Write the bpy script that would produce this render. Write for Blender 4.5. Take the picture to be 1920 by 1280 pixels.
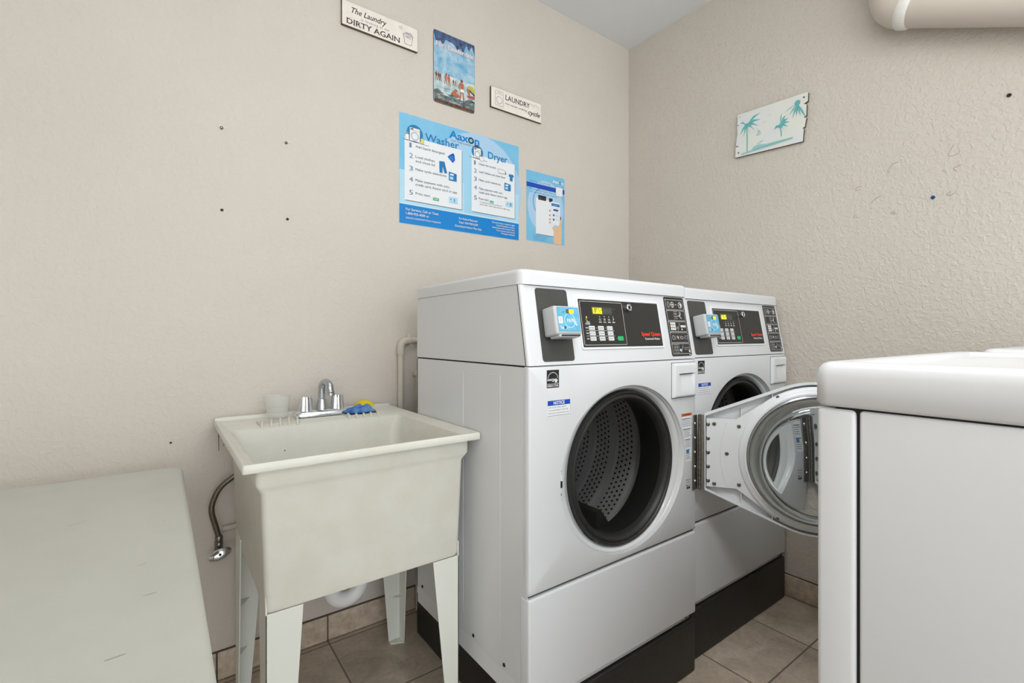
import bpy, bmesh, math, random
from mathutils import Vector, Matrix
random.seed(4)
sc = bpy.context.scene
for o in list(bpy.data.objects): bpy.data.objects.remove(o)

# ------------------------------------------------------------------ camera
PI = math.pi
cam_d = bpy.data.cameras.new('camera'); cam = bpy.data.objects.new('camera', cam_d)
sc.collection.objects.link(cam); sc.camera = cam
cam_d.sensor_width = 36.0; cam_d.lens = 891.6/1920*36
cam_d.shift_y = -10.6/1920; cam_d.clip_start = .02
cam.location = (0, 0, 1.054); cam.rotation_euler = (PI/2, 0, -.63534)

# ------------------------------------------------------------------ world, lights, exposure
w = bpy.data.worlds.new('daylight'); sc.world = w; w.use_nodes = True
w.node_tree.nodes['Background'].inputs[0].default_value = (.92, .965, 1, 1)
w.node_tree.nodes['Background'].inputs[1].default_value = 3.15
def area(name, loc, tgt, sx, sy, power, col=(1, 1, 1)):
    l = bpy.data.lights.new(name, 'AREA'); l.shape = 'RECTANGLE'; l.size = sx; l.size_y = sy
    l.energy = power; l.color = col
    o = bpy.data.objects.new(name, l); sc.collection.objects.link(o); o.location = loc
    o.rotation_euler = (Vector(tgt)-Vector(loc)).to_track_quat('-Z', 'Y').to_euler()
    return o
area('ceiling_tube_light', (.85, .25, 2.50), (1.15, .55, 0), 1.2, .35, 8, (1, 1, .99))
area('photographer_flash', (-.05, -.45, 1.62), (1.0, 1.0, .75), .5, .35, 2.2, (1, 1, 1))
sp = area('aisle_fill_light', (.35, -.10, 2.10), (1.60, .80, .20), .35, .35, 2.2, (1, 1, 1)); sp.data.spread = math.radians(75)  # added fill lamp with no real fitting, aimed to brighten the dark aisle
vs = sc.view_settings
vs.view_transform = 'Standard'; vs.look = 'None'; vs.exposure = 0.0; vs.gamma = 1.0; vs.use_curve_mapping = False

# ------------------------------------------------------------------ materials
def lin(c):
    c = c/255
    return c/12.92 if c <= .04045 else ((c+.055)/1.055)**2.4
def rgb(*c): return (lin(c[0]), lin(c[1]), lin(c[2]), 1)
MATS = {}
def mat(name, col, rough=.5, metal=0, noise=None, bump=None, coat=0, spec=.5, emit=0, trans=0, ior=1.45):
    """noise=(scale, second colour, amount); bump=(scale, strength, distance)"""
    if name in MATS: return MATS[name]
    m = bpy.data.materials.new(name); m.use_nodes = True; nt = m.node_tree
    b = nt.nodes['Principled BSDF']
    b.inputs['Base Color'].default_value = rgb(*col); b.inputs['Roughness'].default_value = rough
    b.inputs['Metallic'].default_value = metal; b.inputs['Coat Weight'].default_value = coat
    b.inputs['Specular IOR Level'].default_value = spec
    b.inputs['Transmission Weight'].default_value = trans; b.inputs['IOR'].default_value = ior
    if emit:
        b.inputs['Emission Color'].default_value = rgb(*col); b.inputs['Emission Strength'].default_value = emit
    tc = nt.nodes.new('ShaderNodeTexCoord')
    if noise:
        n = nt.nodes.new('ShaderNodeTexNoise'); n.inputs['Scale'].default_value = noise[0]
        n.inputs['Detail'].default_value = 6; n.inputs['Roughness'].default_value = .6
        nt.links.new(tc.outputs['Object'], n.inputs['Vector'])
        r = nt.nodes.new('ShaderNodeMapRange'); r.inputs[1].default_value = .35; r.inputs[2].default_value = .65
        r.inputs[4].default_value = noise[2]
        nt.links.new(n.outputs['Fac'], r.inputs[0])
        x = nt.nodes.new('ShaderNodeMix'); x.data_type = 'RGBA'
        x.inputs[6].default_value = rgb(*col); x.inputs[7].default_value = rgb(*noise[1])
        nt.links.new(r.outputs[0], x.inputs[0]); nt.links.new(x.outputs[2], b.inputs['Base Color'])
    if bump:
        n = nt.nodes.new('ShaderNodeTexNoise'); n.inputs['Scale'].default_value = bump[0]
        n.inputs['Detail'].default_value = 4
        nt.links.new(tc.outputs['Object'], n.inputs['Vector'])
        u = nt.nodes.new('ShaderNodeBump'); u.inputs['Strength'].default_value = bump[1]
        u.inputs['Distance'].default_value = bump[2]
        nt.links.new(n.outputs['Fac'], u.inputs['Height']); nt.links.new(u.outputs[0], b.inputs['Normal'])
    MATS[name] = m
    return m

def wall_mat(name, col, strength):
    m = mat(name, col, .62, noise=(1.7, tuple(c-5 for c in col), .7))
    nt = m.node_tree; b = nt.nodes['Principled BSDF']; tc = nt.nodes.new('ShaderNodeTexCoord')
    mp = nt.nodes.new('ShaderNodeMapping'); nt.links.new(tc.outputs['Object'], mp.inputs['Vector'])
    mp.inputs['Rotation'].default_value = (.5, .5, .3)
    n1 = nt.nodes.new('ShaderNodeTexNoise'); n1.inputs['Scale'].default_value = 72; n1.inputs['Detail'].default_value = 3
    n1.inputs['Distortion'].default_value = .6
    n2 = nt.nodes.new('ShaderNodeTexNoise'); n2.inputs['Scale'].default_value = 190; n2.inputs['Detail'].default_value = 2
    nt.links.new(mp.outputs[0], n1.inputs['Vector']); nt.links.new(mp.outputs[0], n2.inputs['Vector'])
    r = nt.nodes.new('ShaderNodeMapRange'); r.inputs[1].default_value = .42; r.inputs[2].default_value = .68
    nt.links.new(n1.outputs['Fac'], r.inputs[0])
    a = nt.nodes.new('ShaderNodeMath'); a.operation = 'MULTIPLY_ADD'; a.inputs[1].default_value = .35
    nt.links.new(n2.outputs['Fac'], a.inputs[0]); nt.links.new(r.outputs[0], a.inputs[2])
    u = nt.nodes.new('ShaderNodeBump'); u.inputs['Strength'].default_value = strength; u.inputs['Distance'].default_value = .0025
    nt.links.new(a.outputs[0], u.inputs['Height']); nt.links.new(u.outputs[0], b.inputs['Normal'])
    return m

def tile_mat(name, c1, c2, grout, size, off, wall=False):
    m = bpy.data.materials.new(name); m.use_nodes = True; nt = m.node_tree; b = nt.nodes['Principled BSDF']
    b.inputs['Roughness'].default_value = .38
    tc = nt.nodes.new('ShaderNodeTexCoord'); mp = nt.nodes.new('ShaderNodeMapping')
    mp.inputs['Location'].default_value = off
    if wall == 'x': pass
    nt.links.new(tc.outputs['Object'], mp.inputs['Vector'])
    br = nt.nodes.new('ShaderNodeTexBrick'); br.offset = 0; br.squash = 1
    br.inputs['Scale'].default_value = 1; br.inputs['Brick Width'].default_value = size
    br.inputs['Row Height'].default_value = size; br.inputs['Mortar Size'].default_value = .0028
    br.inputs['Mortar Smooth'].default_value = .3; br.inputs['Bias'].default_value = 0
    br.inputs['Color1'].default_value = (.35, .35, .35, 1); br.inputs['Color2'].default_value = (.65, .65, .65, 1)
    nt.links.new(mp.outputs[0], br.inputs['Vector'])
    n = nt.nodes.new('ShaderNodeTexNoise'); n.inputs['Scale'].default_value = 9; n.inputs['Detail'].default_value = 9
    n.inputs['Roughness'].default_value = .68; n.inputs['Distortion'].default_value = .9
    nt.links.new(tc.outputs['Object'], n.inputs['Vector'])
    n3 = nt.nodes.new('ShaderNodeTexNoise'); n3.inputs['Scale'].default_value = 70; n3.inputs['Detail'].default_value = 5
    nt.links.new(tc.outputs['Object'], n3.inputs['Vector'])
    ad = nt.nodes.new('ShaderNodeMath'); ad.operation = 'MULTIPLY_ADD'; ad.inputs[1].default_value = .35
    nt.links.new(n3.outputs['Fac'], ad.inputs[0]); nt.links.new(n.outputs['Fac'], ad.inputs[2])
    r = nt.nodes.new('ShaderNodeMapRange'); r.inputs[1].default_value = .5; r.inputs[2].default_value = .85
    nt.links.new(ad.outputs[0], r.inputs[0])
    x = nt.nodes.new('ShaderNodeMix'); x.data_type = 'RGBA'; x.inputs[6].default_value = rgb(*c1); x.inputs[7].default_value = rgb(*c2)
    nt.links.new(r.outputs[0], x.inputs[0])
    y = nt.nodes.new('ShaderNodeMix'); y.data_type = 'RGBA'; y.blend_type = 'OVERLAY'; y.inputs[0].default_value = .35
    nt.links.new(x.outputs[2], y.inputs[6]); nt.links.new(br.outputs['Color'], y.inputs[7])
    z = nt.nodes.new('ShaderNodeMix'); z.data_type = 'RGBA'; z.inputs[7].default_value = rgb(*grout)
    nt.links.new(br.outputs['Fac'], z.inputs[0]); nt.links.new(y.outputs[2], z.inputs[6])
    nt.links.new(z.outputs[2], b.inputs['Base Color'])
    iv = nt.nodes.new('ShaderNodeMath'); iv.operation = 'MULTIPLY_ADD'; iv.inputs[1].default_value = -1; iv.inputs[2].default_value = 1
    nt.links.new(br.outputs['Fac'], iv.inputs[0])
    i2 = nt.nodes.new('ShaderNodeMath'); i2.operation = 'MULTIPLY_ADD'; i2.inputs[1].default_value = .25
    nt.links.new(ad.outputs[0], i2.inputs[0]); nt.links.new(iv.outputs[0], i2.inputs[2])
    u = nt.nodes.new('ShaderNodeBump'); u.inputs['Strength'].default_value = .5; u.inputs['Distance'].default_value = .003
    nt.links.new(i2.outputs[0], u.inputs['Height']); nt.links.new(u.outputs[0], b.inputs['Normal'])
    return m

def drum_mat():
    """brushed steel with rows of drilled holes: angle and depth taken from the drum's own axis (y)"""
    m = bpy.data.materials.new('perforated_steel'); m.use_nodes = True; nt = m.node_tree; b = nt.nodes['Principled BSDF']
    b.inputs['Metallic'].default_value = .55; b.inputs['Roughness'].default_value = .36
    tc = nt.nodes.new('ShaderNodeTexCoord'); s = nt.nodes.new('ShaderNodeSeparateXYZ'); nt.links.new(tc.outputs['Object'], s.inputs[0])
    def M(op, a, b_=None, c=None):
        n = nt.nodes.new('ShaderNodeMath'); n.operation = op
        for i, v in enumerate((a, b_, c)):
            if v is None: continue
            if isinstance(v, (int, float)): n.inputs[i].default_value = v
            else: nt.links.new(v, n.inputs[i])
        return n.outputs[0]
    ang = M('ARCTAN2', s.outputs[0], s.outputs[2])
    row = M('DIVIDE', s.outputs[1], .0175)                          # rows along the axis
    rfl = M('FLOOR', row)
    odd = M('MULTIPLY', M('MODULO', rfl, 2.0), .5)
    av = M('ADD', M('MULTIPLY', ang, 90/(2*PI)), odd)
    fa = M('SUBTRACT', M('FRACT', av), .5); fr = M('SUBTRACT', M('FRACT', row), .5)
    d = M('SQRT', M('ADD', M('POWER', M('MULTIPLY', fa, .0188), 2.0), M('POWER', M('MULTIPLY', fr, .0175), 2.0)))
    hole = M('LESS_THAN', d, .0040)
    band = M('LESS_THAN', M('FRACT', M('ADD', M('DIVIDE', s.outputs[1], .105), .0)), .666)
    hole = M('MULTIPLY', hole, band)
    x = nt.nodes.new('ShaderNodeMix'); x.data_type = 'RGBA'; x.inputs[6].default_value = rgb(176, 176, 175); x.inputs[7].default_value = rgb(22, 22, 22)
    nt.links.new(hole, x.inputs[0]); nt.links.new(x.outputs[2], b.inputs['Base Color'])
    u = nt.nodes.new('ShaderNodeBump'); u.inputs['Strength'].default_value = .6; u.inputs['Distance'].default_value = .002
    nt.links.new(M('SUBTRACT', 1.0, hole), u.inputs['Height']); nt.links.new(u.outputs[0], b.inputs['Normal'])
    return m

ENAMEL = mat('white_enamel', (216, 218, 220), .28, coat=.15, bump=(420, .025, .0006))
ENAMEL2 = mat('white_enamel_inner', (222, 225, 227), .32)
PLASTIC = mat('white_plastic', (226, 228, 230), .35)
BLACKB = mat('black_base_paint', (34, 33, 31), .42, noise=(60, (50, 49, 46), .4), bump=(300, .1, .001))
RUBBER = mat('black_rubber', (40, 40, 39), .45)
DARKIN = mat('dark_interior', (20, 20, 20), .6)
SEAM = mat('seam_shadow_gap', (30, 30, 30), .8)
STEEL = mat('hinge_steel', (150, 147, 140), .35, metal=1, noise=(80, (110, 106, 98), .5))
CHROME = mat('chrome', (225, 228, 232), .08, metal=1)
DCHROME = mat('dull_chrome', (190, 195, 200), .25, metal=1)
SCREW = mat('screw_steel', (130, 128, 122), .3, metal=1)
GLASS = mat('door_glass', (245, 250, 250), .01, trans=1, ior=1.47)
TUB = mat('cream_tub_plastic', (222, 221, 211), .42, noise=(14, (210, 208, 194), .5), bump=(160, .05, .001))
LEG = mat('tub_leg_plastic', (224, 226, 217), .42)
TABLE = mat('table_plastic', (206, 206, 198), .5, noise=(6, (198, 198, 190), .6), bump=(220, .12, .001))
PVC = mat('white_pvc', (238, 238, 238), .3)
PIPE = mat('painted_pipe', (205, 197, 183), .5)
DUCT = mat('painted_duct', (207, 198, 186), .45)
CAULK = mat('white_caulk', (232, 230, 224), .5, bump=(60, .6, .004))
BRAID = mat('braided_steel', (135, 130, 116), .4, metal=.8, noise=(500, (70, 66, 56), .9))
PANEL = mat('charcoal_plate', (62, 62, 60), .42, noise=(18, (74, 74, 72), .5))
PANELK = mat('control_black', (40, 40, 38), .35)
CARD = mat('reader_grey_plastic', (188, 190, 191), .45)
INK = mat('ink_black', (30, 30, 32), .6)
INKG = mat('ink_grey', (70, 74, 82), .6)
LINE = mat('print_white', (228, 228, 226), .5)
WHITEP = mat('paper_white', (232, 235, 238), .5)
KEY = mat('key_white', (215, 217, 218), .45)
GREEN = mat('key_green', (38, 176, 108), .45)
RED = mat('logo_red', (226, 62, 34), .5)
YEL = mat('display_yellow', (240, 228, 40), .5, emit=1.1)
DIM = mat('display_off', (84, 86, 84), .4)
BLUE = mat('poster_blue', (0, 130, 206), .4)
BLUE_M = mat('poster_title_blue', (24, 122, 184), .45)
BLUE_D = mat('notice_blue', (24, 74, 178), .45)
BLUE_L = mat('poster_sky_blue', (112, 188, 224), .4, noise=(5, (138, 196, 230), .9))
BLUE_P = mat('poster_pale_blue', (180, 218, 238), .4)
TEAL = mat('teal_paint', (104, 184, 184), .6)
TEAL2 = mat('teal_wash', (160, 206, 206), .6)
WOODW = mat('whitewashed_wood', (240, 232, 223), .6, noise=(25, (226, 217, 206), .6))
WOODB = mat('beach_board_wash', (232, 233, 222), .6, noise=(14, (226, 230, 234), .9))
EDGE = mat('dark_wood_edge', (96, 84, 68), .7)
SKIN = mat('print_skin', (232, 190, 150), .5)
ORANGE = mat('label_orange', (206, 106, 40), .5)
AQUA = mat('reader_label_aqua', (112, 182, 208), .35, noise=(55, (76, 162, 200), .7))
WALL_A = wall_mat('painted_wall', (211, 203, 193), .34)
WALL_B = wall_mat('painted_wall_side', (213, 205, 194), .48)
CEIL = mat('ceiling_paint', (228, 231, 232), .8, bump=(90, .15, .003))

# ------------------------------------------------------------------ mesh helpers
class MB:
    def __init__(s): s.bm = bmesh.new(); s.mats = []
    def mi(s, m):
        if m not in s.mats: s.mats.append(m)
        return s.mats.index(m)
    def take(s, bm, m=None, M=None):
        if M is not None: bmesh.ops.transform(bm, matrix=M, verts=bm.verts)
        if m is not None:
            i = s.mi(m)
            for f in bm.faces: f.material_index = i
        me = bpy.data.meshes.new('t'); bm.to_mesh(me); bm.free(); s.bm.from_mesh(me); bpy.data.meshes.remove(me)
    def box(s, x0, x1, y0, y1, z0, z1, m, bev=0, seg=3, M=None):
        bm = bmesh.new(); bmesh.ops.create_cube(bm, size=1)
        bmesh.ops.scale(bm, vec=(x1-x0, y1-y0, z1-z0), verts=bm.verts)
        bmesh.ops.translate(bm, vec=((x0+x1)/2, (y0+y1)/2, (z0+z1)/2), verts=bm.verts)
        if bev: bmesh.ops.bevel(bm, geom=bm.edges[:]+bm.verts[:], offset=bev, segments=seg, profile=.5, affect='EDGES', clamp_overlap=True)
        s.take(bm, m, M); return s
    def prism(s, pts, d0, d1, m, axis='y', bev=0, seg=2, M=None):
        """outline pts in the plane normal to axis: y -> (x,z), z -> (x,y), x -> (y,z)"""
        def P(a, b, d): return {'y': (a, d, b), 'z': (a, b, d), 'x': (d, a, b)}[axis]
        bm = bmesh.new(); n = len(pts)
        A = [bm.verts.new(P(a, b, d0)) for a, b in pts]; B = [bm.verts.new(P(a, b, d1)) for a, b in pts]
        bm.faces.new(A); bm.faces.new(B[::-1])
        for i in range(n): bm.faces.new((A[i], B[i], B[(i+1) % n], A[(i+1) % n]))
        bmesh.ops.recalc_face_normals(bm, faces=bm.faces)
        if bev: bmesh.ops.bevel(bm, geom=bm.edges[:], offset=bev, segments=seg, profile=.5, affect='EDGES', clamp_overlap=True)
        s.take(bm, m, M); return s
    def lathe(s, prof, m, c=(0, 0, 0), axis='y', n=64, close=False, M=None):
        """prof: (radius, distance along axis)"""
        bm = bmesh.new(); rings = []
        for r, d in prof:
            if r < 1e-6:
                p = {'y': (0, d, 0), 'z': (0, 0, d), 'x': (d, 0, 0)}[axis]; rings.append([bm.verts.new(p)]); continue
            R = []
            for i in range(n):
                a = 2*PI*i/n; u, v = r*math.cos(a), r*math.sin(a)
                R.append(bm.verts.new({'y': (u, d, v), 'z': (u, v, d), 'x': (d, u, v)}[axis]))
            rings.append(R)
        if close: rings.append(rings[0])
        for A, B in zip(rings, rings[1:]):
            for i in range(n):
                j = (i+1) % n
                if len(A) == 1 and len(B) == 1: continue
                if len(A) == 1: bm.faces.new((A[0], B[i], B[j]))
                elif len(B) == 1: bm.faces.new((A[i], B[0], A[j]))
                else: bm.faces.new((A[i], B[i], B[j], A[j]))
        bmesh.ops.recalc_face_normals(bm, faces=bm.faces)
        bmesh.ops.translate(bm, vec=c, verts=bm.verts); s.take(bm, m, M); return s
    def tube(s, pts, r, m, n=16, caps=True, M=None):
        pts = [Vector(p) for p in pts]; rs = r if isinstance(r, (list, tuple)) else [r]*len(pts)
        bm = bmesh.new(); rings = []; up = None
        for i, p in enumerate(pts):
            t = (pts[min(i+1, len(pts)-1)]-pts[max(i-1, 0)]).normalized()
            if up is None: up = t.orthogonal().normalized()
            up = (up-t*up.dot(t)).normalized(); b = t.cross(up)
            rings.append([bm.verts.new(p+(up*math.cos(2*PI*k/n)+b*math.sin(2*PI*k/n))*rs[i]) for k in range(n)])
        for A, B in zip(rings, rings[1:]):
            for k in range(n): bm.faces.new((A[k], A[(k+1) % n], B[(k+1) % n], B[k]))
        if caps: bm.faces.new(rings[0][::-1]); bm.faces.new(rings[-1])
        bmesh.ops.recalc_face_normals(bm, faces=bm.faces); s.take(bm, m, M); return s
    def grid(s, f, nu, nv, m, M=None, flip=False):
        bm = bmesh.new(); V = [[bm.verts.new(f(i/nu, j/nv)) for i in range(nu+1)] for j in range(nv+1)]
        for j in range(nv):
            for i in range(nu):
                q = (V[j][i], V[j][i+1], V[j+1][i+1], V[j+1][i])
                bm.faces.new(q[::-1] if flip else q)
        s.take(bm, m, M); return s
    def build(s, name, parent=None, loc=(0, 0, 0), smooth=True, angle=40, **tags):
        me = bpy.data.meshes.new(name); s.bm.normal_update(); s.bm.to_mesh(me); s.bm.free()
        for m in s.mats: me.materials.append(m)
        o = bpy.data.objects.new(name, me); sc.collection.objects.link(o); o.location = loc
        if parent: o.parent = parent
        if smooth:
            me.shade_smooth()
            me.set_sharp_from_angle(angle=math.radians(angle))
        for k, v in tags.items(): o[k] = v
        return o
def thing(name, label, cat, loc=(0, 0, 0), rz=0, group=None):
    o = bpy.data.objects.new(name, None); sc.collection.objects.link(o); o.location = loc
    o.rotation_euler = (0, 0, rz); o['label'] = label; o['category'] = cat; o.empty_display_size = .1
    if group: o['group'] = group
    return o
def arc(c, r, a0, a1, n): return [(c[0]+r*math.cos(math.radians(a0+(a1-a0)*i/n)), c[1]+r*math.sin(math.radians(a0+(a1-a0)*i/n))) for i in range(n+1)]
def rrect(x0, y0, x1, y1, r, n=5):
    if r <= 0: return [(x0, y0), (x1, y0), (x1, y1), (x0, y1)]
    return arc((x1-r, y0+r), r, -90, 0, n)+arc((x1-r, y1-r), r, 0, 90, n)+arc((x0+r, y1-r), r, 90, 180, n)+arc((x0+r, y0+r), r, 180, 270, n)
def smooth_path(pts, k=8):
    P = [Vector(p) for p in pts]; out = []
    for i in range(len(P)-1):
        a, b, c, d = P[max(i-1, 0)], P[i], P[i+1], P[min(i+2, len(P)-1)]
        for j in range(k):
            t = j/k
            out.append(.5*((2*b)+(c-a)*t+(2*a-5*b+4*c-d)*t*t+(3*b-a-3*c+d)*t**3))
    out.append(P[-1]); return out

TXT = {}
def glyphs(s, shear=0, bold=0, spacing=1):
    k = (s, shear, bold, spacing)
    if k not in TXT:
        c = bpy.data.curves.new('t', 'FONT'); c.body = s; c.size = 1; c.shear = shear; c.offset = bold; c.resolution_u = 2
        c.space_character = spacing; c.fill_mode = 'FRONT'
        o = bpy.data.objects.new('t', c); sc.collection.objects.link(o)
        dg = bpy.context.evaluated_depsgraph_get(); me = bpy.data.meshes.new_from_object(o.evaluated_get(dg))
        bpy.data.objects.remove(o); bpy.data.curves.remove(c); TXT[k] = me
    return TXT[k]
class Print(MB):
    """flat print lying on a surface: frame = origin, right, up, outward"""
    def __init__(s, o, r, u, step=2.5e-5, lift=.0003):
        super().__init__(); r, u = Vector(r), Vector(u); n = r.cross(u)
        s.F = Matrix(((r.x, u.x, n.x, o[0]), (r.y, u.y, n.y, o[1]), (r.z, u.z, n.z, o[2]), (0, 0, 0, 1))); s.n = 0; s.step = step; s.lift = lift
    def z(s): s.n += 1; return s.lift+s.n*s.step
    def poly(s, pts, m):
        bm = bmesh.new(); z = s.z(); bm.faces.new([bm.verts.new((x, y, z)) for x, y in pts])
        bm.normal_update()
        if bm.faces and list(bm.faces)[0].normal.z < 0: bmesh.ops.reverse_faces(bm, faces=bm.faces[:])
        s.take(bm, m, s.F); return s
    def rect(s, x0, y0, x1, y1, m, r=0): return s.poly(rrect(x0, y0, x1, y1, r), m)
    def disc(s, x, y, r, m, ry=None, a0=0, a1=360):
        ry = ry or r; n = 28
        return s.poly([(x+r*math.cos(math.radians(a0+(a1-a0)*i/n)), y+ry*math.sin(math.radians(a0+(a1-a0)*i/n))) for i in range(n if a1-a0 == 360 else n+1)], m)
    def line(s, pts, wd, m, closed=False):
        bm = bmesh.new(); z = s.z(); P = [Vector(p) for p in pts]; n = len(P); L = []
        for i, p in enumerate(P):
            a = P[(i-1) % n] if (closed or i) else p; b = P[(i+1) % n] if (closed or i < n-1) else p
            t = (b-a); t = t.normalized() if t.length > 0 else Vector((1, 0)); q = Vector((-t.y, t.x))*wd/2
            L.append((bm.verts.new((*(p+q), z)), bm.verts.new((*(p-q), z))))
        for i in range(n if closed else n-1):
            A, B = L[i], L[(i+1) % n]; bm.faces.new((A[0], A[1], B[1], B[0]))
        s.take(bm, m, s.F); return s
    def ring(s, x, y, r, wd, m, ry=None, a0=0, a1=360):
        ry = ry or r; n = 32; c = a1-a0 == 360
        return s.line([(x+r*math.cos(math.radians(a0+(a1-a0)*i/n)), y+ry*math.sin(math.radians(a0+(a1-a0)*i/n))) for i in range(n if c else n+1)], wd, m, c)
    def text(s, t, x, y, h, m, w=None, align='l', shear=0, bold=0, spacing=1):
        """h = cap height; w = full width the line is fitted to"""
        me = glyphs(t, shear, bold, spacing)
        if not me.vertices: return s
        xs = [v.co.x for v in me.vertices]; x0, x1 = min(xs), max(xs)
        sy = h/.70; sx = w/(x1-x0) if w else sy; wid = (x1-x0)*sx
        ox = {'l': x, 'c': x-wid/2, 'r': x-wid}[align]-x0*sx; z = s.z()
        bm = bmesh.new(); bm.from_mesh(me)
        for f in bm.faces: f.material_index = 0
        bmesh.ops.transform(bm, matrix=Matrix(((sx, 0, 0, ox), (0, sy, 0, y), (0, 0, 0, z), (0, 0, 0, 1))), verts=bm.verts)
        s.take(bm, m, s.F); return s

# ------------------------------------------------------------------ the room
YA, XB, ZC = 1.71, 2.052, 2.612
def struct(mb, name, **k): return mb.build(name, kind='structure', **k)
struct(MB().box(-2.6, XB+.12, -2.6, YA+.12, -.1, 0, tile_mat('floor_tile', (170, 155, 138), (204, 190, 172), (118, 105, 93), .3268, (-.463+.3268*10, -.700+.3268*12, 0))), 'floor', smooth=False)
struct(MB().box(-2.02, -1.9, -2.6, YA, 0, ZC, WALL_A), 'wall_left', smooth=False)
struct(MB().box(-2.6, XB+.12, YA, YA+.12, 0, ZC, WALL_A), 'wall_back', smooth=False)
struct(MB().box(XB, XB+.12, -2.6, YA, 0, ZC, WALL_B), 'wall_right', smooth=False)
struct(MB().box(-2.6, XB+.12, -2.6, YA+.12, ZC, ZC+.1, CEIL), 'ceiling', smooth=False)
TILEB = mat('skirting_tile', (212, 196, 176), .42, noise=(38, (176, 158, 138), .9), bump=(80, .45, .003))
GROUT = mat('skirting_grout', (88, 74, 62), .8)
mb = MB(); x = .463-.3268*9
while x < XB-.02:
    mb.box(max(x+.002, -2.6), min(x+.3248, XB-.012), YA-.011, YA, .003, .086, TILEB, .002, 2); x += .3268
mb.box(-2.6, XB-.012, YA-.006, YA, 0, .0885, GROUT)
struct(mb, 'baseboard_back')
mb = MB(); y = -2.6
while y < YA-.02:
    mb.box(XB-.011, XB, y+.002, min(y+.3248, YA-.012), .003, .086, TILEB, .002, 2); y += .3268
mb.box(XB-.006, XB, -2.6, YA-.012, 0, .0885, GROUT)
struct(mb, 'baseboard_right')

# ------------------------------------------------------------------ washing machine
WW = .672
CON0, CON1 = (0.0, .984), (.036, 1.178)                            # console face, bottom and top (y, z)
cl = math.hypot(CON1[0]-CON0[0], CON1[1]-CON0[1]); CU = Vector((0, (CON1[0]-CON0[0])/cl, (CON1[1]-CON0[1])/cl))
def con_frame(x=0, v=0, lift=.0): return Vector((x, CON0[0], CON0[1]))+CU*v+Vector((1, 0, 0)).cross(CU)*lift
def con_M(x, v): # local frame: x right, y into the machine, z up the slope
    n = Vector((1, 0, 0)).cross(CU); o = con_frame(x, v)
    return Matrix(((1, -n.x, CU.x, o.x), (0, -n.y, CU.y, o.y), (0, -n.z, CU.z, o.z), (0, 0, 0, 1)))

def door_panel_mesh():
    cx, cz, rx, rz = .354, .690, .256, .228; gx, gz, gr = .361, .687, .214
    x0, x1, z0, z1 = 0, WW, .4465, .9815
    angs = sorted(set([2*PI*i/120 for i in range(120)]+[math.atan2(z-cz, x-cx) % (2*PI) for x in (x0, x1) for z in (z0, z1)]))
    def edge(a, ins):
        dx, dz = math.cos(a), math.sin(a); t = 1e9
        for (d, lo, hi, c) in ((dx, x0+ins, x1-ins, cx), (dz, z0+ins, z1-ins, cz)):
            if abs(d) > 1e-9: t = min(t, ((hi if d > 0 else lo)-c)/d)
        return cx+dx*t, cz+dz*t
    rows = []
    for ins, y in ((0, .016), (0, .006), (.0015, .002), (.006, 0)):
        rows.append([(*edge(a, ins), y) for a in angs])
    for t, y in ((0, 0), (.015, .0012), (.05, .0055), (.09, .0075), (.14, .0068), (.18, .0062), (.22, .0085), (.26, .0125), (.34, .0135), (.55, .0150), (.68, .021), (.8, .026), (1, .031)):
        r = []
        for a in angs:
            ex, ez = cx+rx*math.cos(a), cz+rz*math.sin(a); ix, iz = gx+gr*math.cos(a), gz+gr*math.sin(a)
            r.append((ex+(ix-ex)*t, ez+(iz-ez)*t, y))
        rows.append(r)
    r = [(gx+gr*math.cos(a), gz+gr*math.sin(a), .05) for a in angs]; rows.append(r)
    bm = bmesh.new(); V = [[bm.verts.new((x, y, z)) for x, z, y in r] for r in rows]; n = len(angs)
    for A, B in zip(V, V[1:]):
        for i in range(n): bm.faces.new((A[i], A[(i+1) % n], B[(i+1) % n], B[i]))
    return bm

def screw(mb, x, y, z, r=.004, d=(0, -1, 0), m=SCREW):
    q = Vector(d).to_track_quat('Z', 'Y').to_matrix().to_4x4(); q.translation = Vector((x, y, z))
    mb.lathe([(r*1.0, -.0005), (r, .001), (r*.75, .0024), (r*.3, .0026), (r*.28, .0012), (0, .0012)], m, axis='z', n=16, M=q)

def rivet_outline(R, c, hx, hz, n=40):
    """outline of a disc of radius R about (-c,0) joined by tangents to a straight side at x=hx of half height hz"""
    d = math.hypot(c+hx, hz); base = math.atan2(hz, c+hx); t = base+math.acos(min(1, R/d))
    pts = [(hx, -hz), (hx, hz)]
    for i in range(n+1):
        a = t+(2*PI-2*t)*i/n; pts.append((-c+R*math.cos(a), R*math.sin(a)))
    return pts
DR_C, DR_R = .322, .226

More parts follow.
